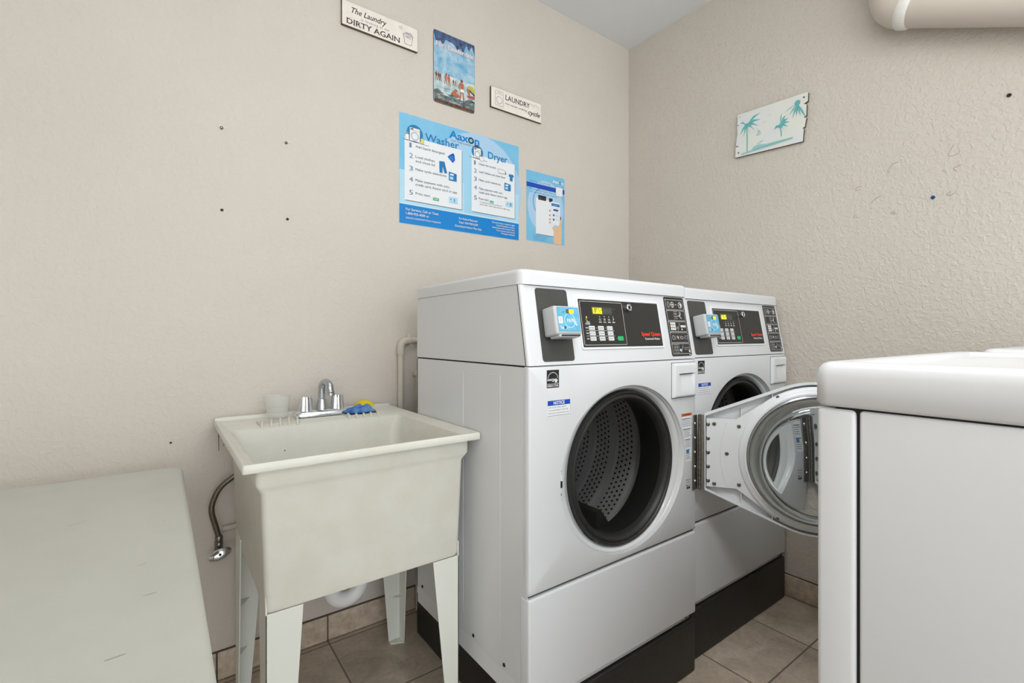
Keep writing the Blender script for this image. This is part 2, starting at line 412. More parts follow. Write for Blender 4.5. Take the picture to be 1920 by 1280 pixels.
def make_washer(name, label, loc, door_deg, digits, digits2, base_label=None, group=None):
    W = thing(name, label, 'washing machine', loc, group=group)
    # plinth
    mb = MB().box(.046, WW-.006, .012, .70, 0, .172, BLACKB, .004, 2)
    mb.box(.002, WW-.002, .0, .03, 0, .164, BLACKB, .007, 3)
    mb.build('base', W)
    # cabinet sides and back
    mb = MB()
    prof = [(.008, .200), (.008, .9795), (.60, .9795), (.60, .222), (.045, .222), (.045, .200)]
    mb.prism([(a, b) for a, b in prof], .0012, .0035, ENAMEL, 'x')
    mb.prism([(a, b) for a, b in prof], WW-.0035, WW-.0012, ENAMEL, 'x')
    mb.box(.0012, WW-.0012, .596, .60, .2, .9795, ENAMEL); mb.box(.05, WW-.05, .60, .69, .24, .9, ENAMEL, .02)
    mb.box(.003, WW-.003, .03, .6, .170, .222, ENAMEL2); mb.box(.004, WW-.004, .20, .59, .222, .23, DARKIN)
    mb.box(.004, WW-.004, .01, .6, .975, .986, SEAM)
    for a, b in ((.117, .257), (.300, .475)):
        for x0, x1 in ((-.0002, .0014), (WW-.0014, WW+.0002)):
            mb.box(x0+.0008*(x0 < .1), x1-.0008*(x0 > .1), a, b, .275, .955, ENAMEL, .0003, 1)
    for y_ in (.10, .245, .40, .56): screw(mb, .0014, y_, .236, .005, (-1, 0, 0), SEAM)
    mb.build('cabinet', W)
    # console shell
    mb = MB()
    mb.prism([(.013, .9835), (.047, 1.1775), (.60, 1.1775), (.60, .9835)], .0012, WW-.0012, ENAMEL, 'x', .0008, 1)
    mb.prism([(.0115, .9835), (.0455, 1.1772), (.0475, 1.1772), (.0135, .9835)], .0006, WW-.0006, SEAM, 'x')
    bm = bmesh.new()
    pr = [(0, .9835), (CON1[0], CON1[1]-.0015), (.044, CON1[1]-.0015), (.0105, .9835)]
    A = [bm.verts.new((0, a, b)) for a, b in pr]; B = [bm.verts.new((WW, a, b)) for a, b in pr]
    bm.faces.new(A); bm.faces.new(B[::-1])
    for i in range(4): bm.faces.new((A[i], B[i], B[(i+1) % 4], A[(i+1) % 4]))
    bmesh.ops.recalc_face_normals(bm, faces=bm.faces)
    ed = [e for e in bm.edges if all(v in (A[0], A[1]) for v in e.verts) or all(v in (B[0], B[1]) for v in e.verts)]
    bmesh.ops.bevel(bm, geom=ed, offset=.0085, segments=6, profile=.5, affect='EDGES')
    mb.take(bm, ENAMEL)
    mb.build('console', W)
    # top
    bm = bmesh.new(); bmesh.ops.create_cube(bm, size=1)
    bmesh.ops.scale(bm, vec=(WW+.002, .583, .0375), verts=bm.verts); bmesh.ops.translate(bm, vec=(WW/2, .029+.2915, 1.1775+.01875), verts=bm.verts)
    bmesh.ops.bevel(bm, geom=[e for e in bm.edges if abs(e.verts[0].co.z-e.verts[1].co.z) > .01], offset=.024, segments=6, profile=.5, affect='EDGES')
    bmesh.ops.bevel(bm, geom=[e for e in bm.edges if min(e.verts[0].co.z, e.verts[1].co.z) > 1.21], offset=.011, segments=5, profile=.5, affect='EDGES')
    mb = MB(); mb.take(bm, ENAMEL); mb.box(.01, WW-.01, .06, .59, 1.172, 1.182, SEAM)
    mb.build('top_cover', W)
    # lower front panel
    bm = bmesh.new(); bmesh.ops.create_cube(bm, size=1)
    bmesh.ops.scale(bm, vec=(WW, .03, .256), verts=bm.verts); bmesh.ops.translate(bm, vec=(WW/2, .015, .183+.128), verts=bm.verts)
    bmesh.ops.bevel(bm, geom=[e for e in bm.edges if max(e.verts[0].co.y, e.verts[1].co.y) < .02 or (abs(e.verts[0].co.y-e.verts[1].co.y) > .01)], offset=.006, segments=4, profile=.5, affect='EDGES')
    mb = MB(); mb.take(bm, ENAMEL)
    mb.box(.02, WW-.02, .012, .04, .165, .185, ENAMEL2, .002)
    for x_ in (.03, WW-.035): screw(mb, x_, .012, .175, .005)
    mb.build('lower_panel', W)
    # door surround
    mb = MB(); mb.take(door_panel_mesh(), ENAMEL)
    fp = mb.build('front_panel', W, angle=50)
    mb = MB(); mb.box(.006, WW-.006, .012, .02, .43, .4475, SEAM); mb.build('panel_gap', W, smooth=False)
    # gasket
    gx, gz = .361, .687
    mb = MB().lathe([(.213, .034), (.2145, .022), (.2115, .0165), (.207, .0165), (.204, .021), (.2005, .0185), (.1955, .018), (.191, .022), (.188, .031), (.186, .042)], RUBBER, (0, 0, 0), n=96).lathe([(.186, .042), (.190, .075), (.196, .10), (.205, .125), (.215, .14)], DARKIN, n=96)
    mb.build('door_gasket', W, (gx, 0, gz))
    # outer tub front, dark
    mb = MB().lathe([(.215, .139), (.262, .142), (.285, .15), (.285, .56), (0, .575)], DARKIN, n=48)
    mb.build('tub', W, (gx, 0, gz))
    # drum
    DM = MATS.get('drum') or MATS.setdefault('drum', drum_mat())
    pr = [(.235, .155), (.262, .165)]
    for i in range(45):
        yy = .17+.38*i/44; f = (yy/.105) % 1
        pr.append((.268+(.0055*math.sin(PI*(f-.666)/.334) if f > .666 else 0), yy))
    pr += [(.24, .556), (.1, .545), (0, .545)]
    mb = MB().lathe(pr, DM, n=120)
    dr = mb.build('drum', W, (gx, 0, gz), angle=60)
    for a in (291, 111):
        q = Matrix.Rotation(math.radians(-a), 4, 'Y')
        mb = MB().prism([(.268, -.035), (.262, -.028), (.205, -.010), (.198, 0), (.205, .010), (.262, .028), (.268, .035)], .19, .53, RUBBER, 'y', .004, 2, M=q)
        mb.build('drum_baffle', dr)
    # door pull
    x0, x1, z0, z1 = .545, .662, .866, .972
    def f(u, v):
        x = x0+(x1-x0)*u; z = z0+(z1-z0)*v
        e = min(u, 1-u, v, 1-v); cu, cv = max(0, abs(u-.5)-.40), max(0, abs(v-.5)-.40); corner = math.hypot(cu, cv) > .085
        y = -.011*min(1, e/.06)**.5
        pu, pv = (u-.18)/.72, (v-.16)/.54
        if 0 < pu < 1 and 0 < pv < 1:
            side = min(1, pu/.25 if pu < .6 else (1-pu)/.10)*min(1, (1-pv)/.04)
            y += .0095*side*pv**1.3
        return (x, y, z)
    mb = MB().grid(f, 40, 40, PLASTIC); mb.box(x0-.0012, x1+.0012, -.0006, .002, z0-.0012, z1+.0012, SEAM)
    mb.box(x0+.030, x0+.098, -.0085, -.001, z0+.0715, z0+.0755, DARKIN)
    mb.build('door_pull', W, angle=30)
    # latch strike
    mb = MB().box(.097, .110, .0035, .008, .668, .712, ENAMEL2, .002); mb.box(.1005, .1065, .001, .004, .682, .698, SEAM, .001)
    for z_ in (.722, .664, .652): screw(mb, .1035, .006, z_, .003)
    mb.box(.092, .097, .002, .006, .714, .720, SCREW)
    mb.build('latch_strike', W)
    # hinge leaf on the cabinet
    mb = MB().box(.650, .6735, -.0035, 0, .572, .806, STEEL, .0008, 1)
    for k in range(15):
        z_ = .5725+k*.01560; mb.lathe([(0, 0), (.0055, 0), (.0055, .0142), (0, .0142)], STEEL, (.677, -.010, z_), 'z', 14)
    mb.lathe([(0, 0), (.0035, 0), (.0035, .236), (0, .236)], SEAM, (.677, -.010, .571), 'z', 12)
    for k in range(5): screw(mb, .661, -.0035, .600+k*.045, .0042, m=CHROME)
    mb.build('hinge', W)
    # stickers
    P = Print((0, 0, 0), (1, 0, 0), (0, 0, 1))
    P.rect(.054, .929, .093, .972, INK); P.ring(.0735, .950, .016, .0012, LINE, a0=5, a1=175); P.line([(.055, .9385), (.092, .9385)], .0008, LINE)
    P.text('energy', .056, .946, .007, LINE, w=.026, shear=.5, bold=.02)
    star = []
    for i in range(10):
        a = PI/2+i*PI/5; r = .0075 if i % 2 == 0 else .0032; star.append((.0835+r*math.cos(a), .9455+r*math.sin(a)))
    P.poly(star, LINE); P.text('ENERGY STAR', .0735, .9315, .005, LINE, w=.035, align='c', bold=.02)
    P.build('energy_sticker', W, smooth=False)
    P = Print((0, 0, 0), (1, 0, 0), (0, 0, 1))
    P.rect(.057, .862, .130, .898, WHITEP); P.rect(.057, .886, .130, .898, BLUE_D); P.text('NOTICE', .0935, .8885, .0075, LINE, w=.036, align='c', bold=.03)
    for k, t in enumerate(('FOR YOUR OWN SAFETY,', 'THIS EQUIPMENT MUST BE', 'INSTALLED AS PER INSTRUCTIONS')): P.text(t, .059, .8795-k*.0068, .0036, INKG, w=(.060, .064, .067)[k])
    P.line([(.057, .862), (.130, .862), (.130, .886)], .0006, INKG); P.build('notice_sticker', W, smooth=False)
    P = Print((0, 0, 0), (1, 0, 0), (0, 0, 1))
    def lx(z_):   # left side follows the door surround
        d = (z_-.690)/.228; return max(.594, .354+.258*math.sqrt(max(0, 1-d*d))+.004)
    zs = [.665+.15*i/12 for i in range(13)]
    P.poly([(.649, .665), (.649, .815)]+[(lx(z_), z_) for z_ in reversed(zs)], WHITEP)
    P.poly([(.649, .806), (.649, .815), (lx(.815), .815), (lx(.806), .806)], ORANGE); P.text('WARNING', (lx(.81)+.649)/2, .808, .005, INK, w=.036, align='c', bold=.03)
    for k in range(24):
        z_ = .798-k*.0054
        if k in (5, 11, 17): continue
        if k == 19: P.rect(lx(z_)+.004, z_-.004, lx(z_)+.018, z_+.005, BLUE_M); continue
        a = lx(z_)+.002; P.line([(a, z_), (.646-random.random()*.008, z_)], .0022 if k % 6 == 0 else .0012, INKG)
    P.build('warning_sticker', W, smooth=False)
    P = Print((0, 0, 0), (1, 0, 0), (0, 0, 1))
    P.text('F 8 4 9 0', .618, .606, .004, INK, w=.024, bold=.03); P.line([(.618, .601), (.640, .601)], .0008, BLUE_M); P.line([(.618, .5985), (.642, .5985)], .0007, INKG)
    P.text('M1 4', .620, .589, .004, INK, w=.020, bold=.02); P.rect(.622, .580, .640, .587, INKG, .001)
    P.build('serial_marks', W, smooth=False)
    # coin blank plate
    mb = MB().prism([(a, b) for a, b in rrect(.044, .008, .148, .190, .008)], -.0008, 0, PANEL, 'y', M=con_M(0, 0))
    mb.build('coin_plate', W, smooth=False)
    # card reader
    mb = MB().box(.056, .140, -.047, -.0006, .066, .136, CARD, .006, 4, M=con_M(0, 0))
    mb.box(.066, .134, -.045, -.010, .060, .068, CARD, .003, 2, M=con_M(0, 0)); mb.box(.072, .132, -.0475, -.03, .0625, .0655, DARKIN, M=con_M(0, 0))
    rd = mb.build('card_reader', W)
    P = Print(con_frame(0, 0, .047), (1, 0, 0), CU)
    P.rect(.0645, .0735, .1345, .1315, BLUE_M, .001); P.rect(.0653, .0743, .1337, .1307, AQUA, .001)
    P.ring(.103, .100, .017, .0018, BLUE_P); P.ring(.103, .100, .0145, .0007, BLUE); P.text('PAY', .1035, .0955, .009, LINE, w=.019, align='c', bold=.01)
    P.line([(.111, .104), (.122, .091), (.125, .088)], .003, LINE); P.line([(.114, .106), (.126, .094)], .0012, LINE)
    P.rect(.0665, .093, .0795, .109, WHITEP); P.rect(.069, .096, .077, .106, mat('pale_pink', (226, 196, 196), .5))
    P.rect(.093, .1165, .118, .1275, DIM, .003); P.rect(.103, .117, .118, .127, YEL, .003); P.text(digits2, .1115, .1185, .007, mat('digit_brown', (150, 120, 30), .5), align='c', w=.009)
    P.disc(.081, .120, .0014, INKG); P.disc(.0865, .1205, .0014, INKG)
    P.text('Tap', .069, .080, .0055, LINE, w=.012, bold=.03); P.disc(.085, .0825, .0032, INKG); P.text('or', .089, .080, .004, LINE)
    P.build('reader_label', rd, smooth=False)
    # control panel
    mb = MB()
    ro = rrect(.176, .034, .520, .175, .008); ri = rrect(.183, .041, .513, .168, .003)
    bm = bmesh.new(); C = con_M(0, 0)
    rows = [[bm.verts.new((a, 0, b)) for a, b in ro], [bm.verts.new((a, -.003, b)) for a, b in rrect(.1775, .0355, .5185, .1735, .007)], [bm.verts.new((a, -.003, b)) for a, b in rrect(.182, .040, .514, .169, .003)], [bm.verts.new((a, -.0012, b)) for a, b in ri]]
    for A, B in zip(rows, rows[1:]):
        for i in range(len(A)): bm.faces.new((A[i], A[(i+1) % len(A)], B[(i+1) % len(A)], B[i]))
    bmesh.ops.recalc_face_normals(bm, faces=bm.faces); mb.take(bm, PLASTIC, C)
    mb.prism([(a, b) for a, b in ri], -.0016, 0, PANELK, 'y', M=C)
    cp = mb.build('control_panel', W)
    P = Print(con_frame(0, 0, .0016), (1, 0, 0), CU)
    P.line(rrect(.1885, .0465, .3525, .1635, .003), .0009, LINE, True)
    P.rect(.230, .128, .309, .150, mat('display_window', (58, 62, 56), .3)); P.rect(.232, .130, .270, .148, mat('display_lit', (150, 150, 40), .4, emit=.25))
    P.text(digits, .236, .1315, .0145, YEL, w=.032, bold=.02); P.text('888', .273, .1315, .0145, DIM, w=.033)
    P.text('AM', .312, .142, .005, DIM)
    P.disc(.207, .121, .0022, mat('amber', (230, 200, 90), .5)); P.ring(.2085, .115, .004, .0011, mat('amber', (0, 0, 0)), a0=60, a1=300)
    P.text('DOOR', .2045, .1055, .0035, LINE, w=.012, bold=.03); P.text('LOCKED', .2, .101, .0035, LINE, w=.018, bold=.03)
    for k, (a, b_) in enumerate((('12', 'RINSE'), ('00', 'SOIL'), ('16', 'MIN'), ('7', 'SPIN'))):
        P.disc(.257+k*.0175, .123, .0013, LINE); P.text(a, .257+k*.0175, .1125, .006, LINE, align='c', w=.007); P.text(b_, .257+k*.0175, .1065, .003, LINE, align='c', w=.010, bold=.03)
    names = (('NORMAL', 'PERM PRESS', 'DELICATES'), ('HOT', 'WARM', 'COLD'), ('LIGHT', 'MEDIUM', 'HEAVY'))
    for r in range(3):
        vv = .092-r*.0145; P.text(('WASH', 'TEMP', 'SOIL')[r], .198, vv-.0015, .003, LINE, w=.010, bold=.03)
        if r < 2: P.line([(.199, vv-.0073), (.306, vv-.0073)], .0009, LINE)
        for c in range(3):
            x_ = .2215+c*.0342; P.rect(x_-.0112, vv-.0053, x_+.0112, vv+.0053, KEY, .0018); P.text(names[r][c], x_+.0015, vv-.0015, .003, INK, w=.014, align='c', bold=.01)
            P.ring(x_-.0083, vv, .0018, .0006, INK)
            if c: P.disc(x_-.0160, vv, .0010, LINE)
    P.rect(.316, .0575, .339, .0695, GREEN, .002); P.disc(.3125, .0635, .0008, LINE)
    P.text('Speed Queen', .504, .071, .0105, RED, w=.086, align='r', bold=.04); P.text('Commercial Washer', .5, .059, .0065, LINE, w=.068, align='r', bold=.01)
    P.rect(.499, .0455, .506, .0475, DIM)
    P.build('panel_print', cp, smooth=False)
    mb = MB().lathe([(.0085, 0), (.0105, -.006), (.0105, -.012), (.009, -.013), (.0085, -.0115), (.005, -.0115), (.0045, -.010), (0, -.010)], CHROME, n=24, M=con_M(.373, .150))
    mb.box(-.0022, .0022, -.0125, -.010, -.0045, .0045, SEAM, M=con_M(.373, .150)); mb.build('key_lock', cp)
    # instruction chart
    mb = MB().prism(rrect(.551, .008, .653, .193, .007), -.0008, 0, PANELK, 'y', M=con_M(0, 0)); ch = mb.build('instruction_chart', W, smooth=False)
    P = Print(con_frame(0, 0, .0008), (1, 0, 0), CU)
    for k in range(5):
        b0 = .0155+k*.0345; P.line(rrect(.557, b0, .647, b0+.031, .003), .0009, LINE, True); P.disc(.5575, b0+.0305, .0018, LINE)
    def keys(x_, y_, n, rws, sz, m, fill):
        for i in range(n):
            for j in range(rws):
                (P.rect(x_+i*sz*1.15, y_-j*sz*1.1, x_+i*sz*1.15+sz, y_-j*sz*1.1+sz*.9, m) if fill else P.line(rrect(x_+i*sz*1.15, y_-j*sz*1.1, x_+i*sz*1.15+sz, y_-j*sz*1.1+sz*.9, 0), .0006, m, True))
    b0 = .0155+4*.0345
    P.ring(.570, b0+.0155, .005, .0012, LINE, ry=.009); P.ring(.590, b0+.0155, .0085, .0014, LINE); P.line([(.582, b0+.0155), (.598, b0+.0155)], .002, LINE); P.line([(.590, b0+.007), (.590, b0+.024)], .002, LINE)
    P.line([(.605, b0+.016), (.612, b0+.016)], .0018, LINE); P.ring(.630, b0+.0155, .009, .0016, LINE); P.poly([(.626, b0+.022), (.638, b0+.018), (.634, b0+.006), (.630, b0+.014)], LINE)
    b0 -= .0345; keys(.590, b0+.022, 2, 3, .0075, LINE, False); P.poly([(.597, b0+.010), (.611, b0+.016), (.603, b0+.012)], LINE)
    P.ring(.622, b0+.023, .0035, .0014, LINE); P.line([(.610, b0+.014), (.618, b0+.016), (.621, b0+.010), (.628, b0+.006)], .002, LINE); P.line([(.621, b0+.019), (.619, b0+.010)], .003, LINE)
    b0 -= .0345; keys(.564, b0+.0215, 3, 3, .0078, LINE, True); P.ring(.597, b0+.012, .0028, .0009, LINE); P.line([(.599, b0+.003), (.612, b0+.026)], .0011, LINE); keys(.615, b0+.013, 3, 1, .0078, LINE, True); P.disc(.620, b0+.007, .003, LINE)
    b0 -= .0345; P.ring(.570, b0+.0155, .0065, .0010, LINE); P.line([(.570, b0+.0155), (.573, b0+.019)], .0009, LINE)
    for q in (.580, .600, .623): P.line([(q, b0+.009), (q+.004, b0+.022)], .0008, LINE)
    P.poly([(.590, b0+.022), (.595, b0+.018), (.592, b0+.009), (.589, b0+.016)], LINE); P.ring(.612, b0+.015, .006, .0011, LINE, ry=.004); P.rect(.631, b0+.010, .642, b0+.021, INKG); P.line(rrect(.631, b0+.010, .642, b0+.021, 0), .0007, LINE, True)
    b0 -= .0345; keys(.563, b0+.021, 3, 3, .0078, LINE, False); P.disc(.596, b0+.011, .0042, BLUE_P); P.line([(.598, b0+.003), (.611, b0+.026)], .0011, LINE); keys(.615, b0+.012, 3, 1, .0078, LINE, False); P.disc(.640, b0+.007, .0035, LINE)
    P.rect(.636, .0105, .645, .0125, LINE); P.build('chart_print', ch, smooth=False)
    # ---------------- door, built shut about its hinge pin and swung open
    pin = (.677, -.010, .690); a = math.radians(door_deg)
    def dpart(mb, nm, par=None, **k):
        o = mb.build(nm, par or W, **k)
        if par is None: o.location = pin; o.rotation_euler = (0, 0, a)
        return o
    out = rivet_outline(DR_R, DR_C, -.014, .118); inn = rivet_outline(DR_R-.005, DR_C, -.017, .114)
    mb = MB(); bm = bmesh.new(); n = len(out)
    fo = rivet_outline(DR_R-.008, DR_C, -.026, .110)
    hole = lambda R, y: [(-DR_C+R*math.cos(2*PI*i/n), y, R*math.sin(2*PI*i/n)) for i in range(n)]
    # order points by angle about the disc centre so rings match up
    srt = lambda L: sorted(L, key=lambda p: math.atan2(p[1], p[0]+DR_C) % (2*PI))
    out, inn, fo = srt(out), srt(inn), srt(fo)
    ang = [math.atan2(p[1], p[0]+DR_C) for p in out]
    H = lambda R, y: [(-DR_C+R*math.cos(t), y, R*math.sin(t)) for t in ang]
    rows = [[(p[0], -.006, p[1]) for p in inn], [(p[0], .0, p[1]) for p in inn], [(p[0], .0, p[1]) for p in out], [(p[0], -.026, p[1]) for p in out], [(p[0], -.034, p[1]) for p in fo], H(.190, -.036), H(.184, -.030), H(.182, -.008)]
    V = [[bm.verts.new(p) for p in r] for r in rows]
    rows_in = [[(p[0], -.006, p[1]) for p in inn], [(p[0], -.022, p[1]) for p in inn], H(.196, -.024)]
    V2 = [V[0]]+[[bm.verts.new(p) for p in r] for r in rows_in[1:]]
    for S in (V, V2):
        for A, B in zip(S, S[1:]):
            for i in range(n): bm.faces.new((A[i], A[(i+1) % n], B[(i+1) % n], B[i]))
    bmesh.ops.recalc_face_normals(bm, faces=bm.faces); mb.take(bm, ENAMEL2)
    for sg in (1, -1):   # stiffening webs seen in the open corners
        mb.box(-.120, -.118, -.022, -.004, min(sg*.1, sg*.14), max(sg*.1, sg*.14), ENAMEL2)
        mb.box(-.205, -.203, -.022, -.004, min(sg*.14, sg*.19), max(sg*.14, sg*.19), ENAMEL2)
    D = dpart(mb, 'door')
    # inner plate: straight strap running into the ring
    mb = MB(); bm = bmesh.new(); R0 = .214; hz = .106
    xm = -DR_C+math.sqrt(R0**2-.132**2)
    pts = [(-.020, -hz), (-.020, hz), (-.105, hz)]
    a0 = math.atan2(.160, math.sqrt(R0**2-.160**2))
    for i in range(61):
        t = a0+(2*PI-2*a0)*i/60; pts.append((-DR_C+R0*math.cos(t), R0*math.sin(t)))
    pts.append((-.105, -hz)); key = lambda p: math.atan2(p[1], p[0]+DR_C) % (2*PI)
    dens = []
    for i in range(len(pts)):
        p, q = pts[i], pts[(i+1) % len(pts)]; L = math.hypot(q[0]-p[0], q[1]-p[1]); k = max(1, int(L/.02))
        dens += [(p[0]+(q[0]-p[0])*j/k, p[1]+(q[1]-p[1])*j/k) for j in range(k)]
    pts = sorted(dens, key=key); an = [key(p) for p in pts]; n = len(pts)
    H2 = lambda R, y: [(-DR_C+R*math.cos(t), y, R*math.sin(t)) for t in an]
    rows = [[(p[0], -.012, p[1]) for p in pts], [(p[0], -.001, p[1]) for p in pts]]
    V = [[bm.verts.new(p) for p in r] for r in rows]
    for R, y in ((.2125, .000), (.211, .003), (.206, .006), (.200, .0065), (.196, .010), (.191, .010), (.188, .004), (.186, -.006)):
        V.append([bm.verts.new(p) for p in [(-DR_C+min(R, 9)*math.cos(t), y, min(R, 9)*math.sin(t)) for t in an]])
    for A, B in zip(V, V[1:]):
        for i in range(n): bm.faces.new((A[i], A[(i+1) % n], B[(i+1) % n], B[i]))
    bmesh.ops.recalc_face_normals(bm, faces=bm.faces); mb.take(bm, ENAMEL2)
    dpart(mb, 'inner_plate', D)
    # arc crease on the strap
    mb = MB().tube([(-DR_C+.262*math.cos(math.radians(t)), -.0008, .262*math.sin(math.radians(t))) for t in range(-22, 23, 2)], .0016, ENAMEL2, 8, M=None)
    dpart(mb, 'plate_crease', D)
    # glass bowl, walls 5 mm
    prof = [(.187, -.004), (.187, .003), (.1835, .008), (.180, .022), (.175, .038), (.167, .051), (.155, .0585), (.14, .061), (.07, .063), (0, .0635)]
    inner = [(0, .060), (.07, .0595), (.139, .0575), (.153, .0555), (.1645, .0485), (.172, .0365), (.177, .021), (.1805, .006), (.181, -.004)]
    mb = MB().lathe(prof+inner, GLASS, (-DR_C, 0, 0), n=96, close=False)
    mb.lathe([(.181, -.004), (.187, -.004)], GLASS, (-DR_C, 0, 0), n=96)
    dpart(mb, 'door_glass', D, angle=60)
    mb = MB().lathe([(.1895, .0), (.1895, .0115), (.1845, .0135), (.1825, .008), (.1825, .0)], mat('glass_clamp_ring', (150, 155, 158), .2, metal=.7), (-DR_C, 0, 0), n=96)
    mb.lathe([(.1825, .002), (.1815, .0085), (.1805, .002)], RUBBER, (-DR_C, 0, 0), n=96); dpart(mb, 'clamp_ring', D)
    # hinge leaf on the door with its screws
    mb = MB().box(-.012, -.003, -.003, .0015, -.117, .117, STEEL, .0006, 1); dpart(mb, 'hinge_leaf', D)
    spots = [(-.024, -.001, .088-k*.044, .0062) for k in range(5)]+[(x_, 0, z_, .0058) for x_, z_ in ((-.042, .090), (-.042, -.096), (-.112, .086), (-.112, -.093), (-.078, 0))]
    spots += [(-DR_C+.209*math.cos(math.radians(t)), .003, .209*math.sin(math.radians(t)), .0048) for t in (60, -60, 120, -120)]
    for x_, y_, z_, r_ in spots:
        mb = MB(); screw(mb, x_, y_, z_, r_, (0, 1, 0)); dpart(mb, 'screw', D)
    return W

make_washer('washing_machine', 'white front-loading washing machine beside the utility sink, its round glass door open', (.685, .863, 0), 124.8, '1.65', '37')
make_washer('washing_machine', 'white front-loading washing machine in the room corner, partly behind the other washer\'s open door', (1.358, .891, 0), 61, '65', '8')

# ------------------------------------------------------------------ the machines across the aisle
def make_side_machine(name, label, loc, w_, d_, zt):
    """front towards +y; origin at its left front corner on the floor, body runs to -y"""
    T = thing(name, label, 'washing machine', loc)
    mb = MB()
    mb.box(0, w_, -.0425, 0, .0, zt-.057, ENAMEL, .006, 4); mb.build('front_panel', T)
    mb = MB().box(0, .02, -d_, -.0455, .0, zt-.057, ENAMEL, .004, 3); mb.box(w_-.02, w_, -d_, -.0455, 0, zt-.057, ENAMEL, .004, 3)
    mb.box(.004, w_-.004, -d_+.004, -.02, .01, zt-.052, SEAM); mb.box(.02, w_-.02, -d_, -d_+.01, 0, zt-.057, ENAMEL)
    mb.build('cabinet', T)
    # top with a raised rim around a sunken deck
    o = rrect(-.003, -d_-.003, w_+.003, .004, .018, 6)
    def ins(k): return rrect(-.003+k, -d_-.003+k, w_+.003-k, .004-k, max(.004, .018-k*.5), 6)
    rows = [(0.004, -.0545), (0, -.050), (0, -.016), (.002, -.008), (.006, -.0025), (.012, 0), (.030, 0), (.036, -.002), (.040, -.007), (.044, -.0085)]
    bm = bmesh.new(); V = [[bm.verts.new((a, b, zt+z)) for a, b in ins(k)] for k, z in rows]
    for A, B in zip(V, V[1:]):
        for i in range(len(A)): bm.faces.new((A[i], A[(i+1) % len(A)], B[(i+1) % len(A)], B[i]))
    bm.faces.new(V[-1]); bm.faces.new(V[0][::-1]); bmesh.ops.recalc_face_normals(bm, faces=bm.faces)
    mb = MB(); mb.take(bm, ENAMEL); mb.build('top_cover', T, angle=50)
    # front details
    mb = MB().box(.06, w_-.06, -.001, .006, .30, .80, ENAMEL, .02, 3); mb.build('door', T)
    mb = MB().box(.08, .11, .006, .02, .50, .62, PLASTIC, .006, 2); mb.build('door_handle', T)
    return T
make_side_machine('washing_machine', 'plain white laundry machine filling the right foreground, seen from its side', (.668, .256, 0), .679, .69, 1.0215)
make_side_machine('washing_machine', 'white laundry machine against the right wall, only its top edge showing behind the foreground machine', (1.362, .213, 0), .675, .69, 1.0275)

# ------------------------------------------------------------------ utility sink
SK = thing('utility_sink', 'cream plastic floor-standing utility sink on four tapered legs, left of the washers', 'sink', (.403, 1.38, 0))
def L(mb, nm, par=SK, **k): # build in world numbers, keep the thing's origin at its base
    o = mb.build(nm, par, **k)
    q = Vector((.403, 1.38, 0)); o.data.transform(Matrix.Translation(-q)); return o
ZR = .792
def rowrect(x0, x1, y0, y1, r, z, n=5): return [(a, b, z) for a, b in rrect(x0, y0, x1, y1, r, n)]
rows = [rowrect(.190, .634, 1.133, 1.56, .02, .4625), rowrect(.179, .645, 1.122, 1.60, .014, .4635), rowrect(.1765, .6475, 1.1185, 1.602, .012, .475),
        rowrect(.167, .654, 1.108, 1.606, .012, .722), rowrect(.161, .660, 1.103, 1.608, .010, .733), rowrect(.156, .666, 1.099, 1.61, .010, .742), rowrect(.156, .666, 1.098, 1.61, .010, .779),
        rowrect(.1285, .6815, 1.066, 1.70, .004, .780), rowrect(.1275, .6825, 1.065, 1.70, .005, .782), rowrect(.1275, .6825, 1.065, 1.70, .005, .795),
        rowrect(.1295, .6805, 1.067, 1.70, .006, .798), rowrect(.136, .674, 1.074, 1.70, .007, .798), rowrect(.139, .671, 1.077, 1.69, .008, .7955)]
mb = MB(); bm = bmesh.new()
# inside of the bowl
rows += [rowrect(.148, .662, 1.087, 1.534, .010, .794), rowrect(.157, .652, 1.096, 1.524, .018, .787), rowrect(.174, .638, 1.112, 1.515, .03, .740), rowrect(.185, .630, 1.135, 1.50, .04, .56), rowrect(.200, .615, 1.17, 1.47, .05, .505), rowrect(.24, .575, 1.23, 1.42, .05, .485)]
V = [[bm.verts.new(p) for p in r] for r in rows]
for A, B in zip(V, V[1:]):
    for i in range(len(A)): bm.faces.new((A[i], A[(i+1) % len(A)], B[(i+1) % len(A)], B[i]))
bm.faces.new(V[0][::-1]); bm.faces.new(V[-1]); bmesh.ops.recalc_face_normals(bm, faces=bm.faces)
mb.take(bm, TUB)
mb.box(.1285, .6815, 1.684, 1.70, .78, .806, TUB, .004, 2)
GR = mat('grime', (70, 66, 54), .8)
for x_, y_, z_ in ((.300, 1.5065, .645), (.418, 1.507, .668), (.405, 1.5045, .61), (.44, 1.5055, .60), (.52, 1.5085, .69), (.29, 1.510, .72)):
    mb.lathe([(0, -.0012), (.0018, 0), (0, .0012)], GR, (x_, y_, z_), n=8)
for y_, z_ in ((1.36, .70), (1.30, .735), (1.41, .69), (1.17, .745), (1.15, .752)): mb.lathe([(0, -.0010), (.0022, 0), (0, .0010)], GR, (.6375, y_, z_), 'x', n=8)
L(mb, 'basin', angle=35)
# soap ledge ribs cut into the rear deck
for nm, x0, n, x1 in (('soap_tray', .228, 4, .336), ('soap_tray', .478, 4, .584)):
    mb = MB().box(x0, x1, 1.531, 1.60, .790, .7985, mat('tray_recess', (208, 205, 192), .5), .001, 1)
    for k in range(n+1):
        xx = x0+.006+(x1-x0-.012)*k/n; mb.tube([(xx+.012, 1.598, .8000), (xx, 1.534, .8000), (xx-.001, 1.528, .796), (xx-.001, 1.5265, .788)], .0035, TUB, 8)
    L(mb, nm)
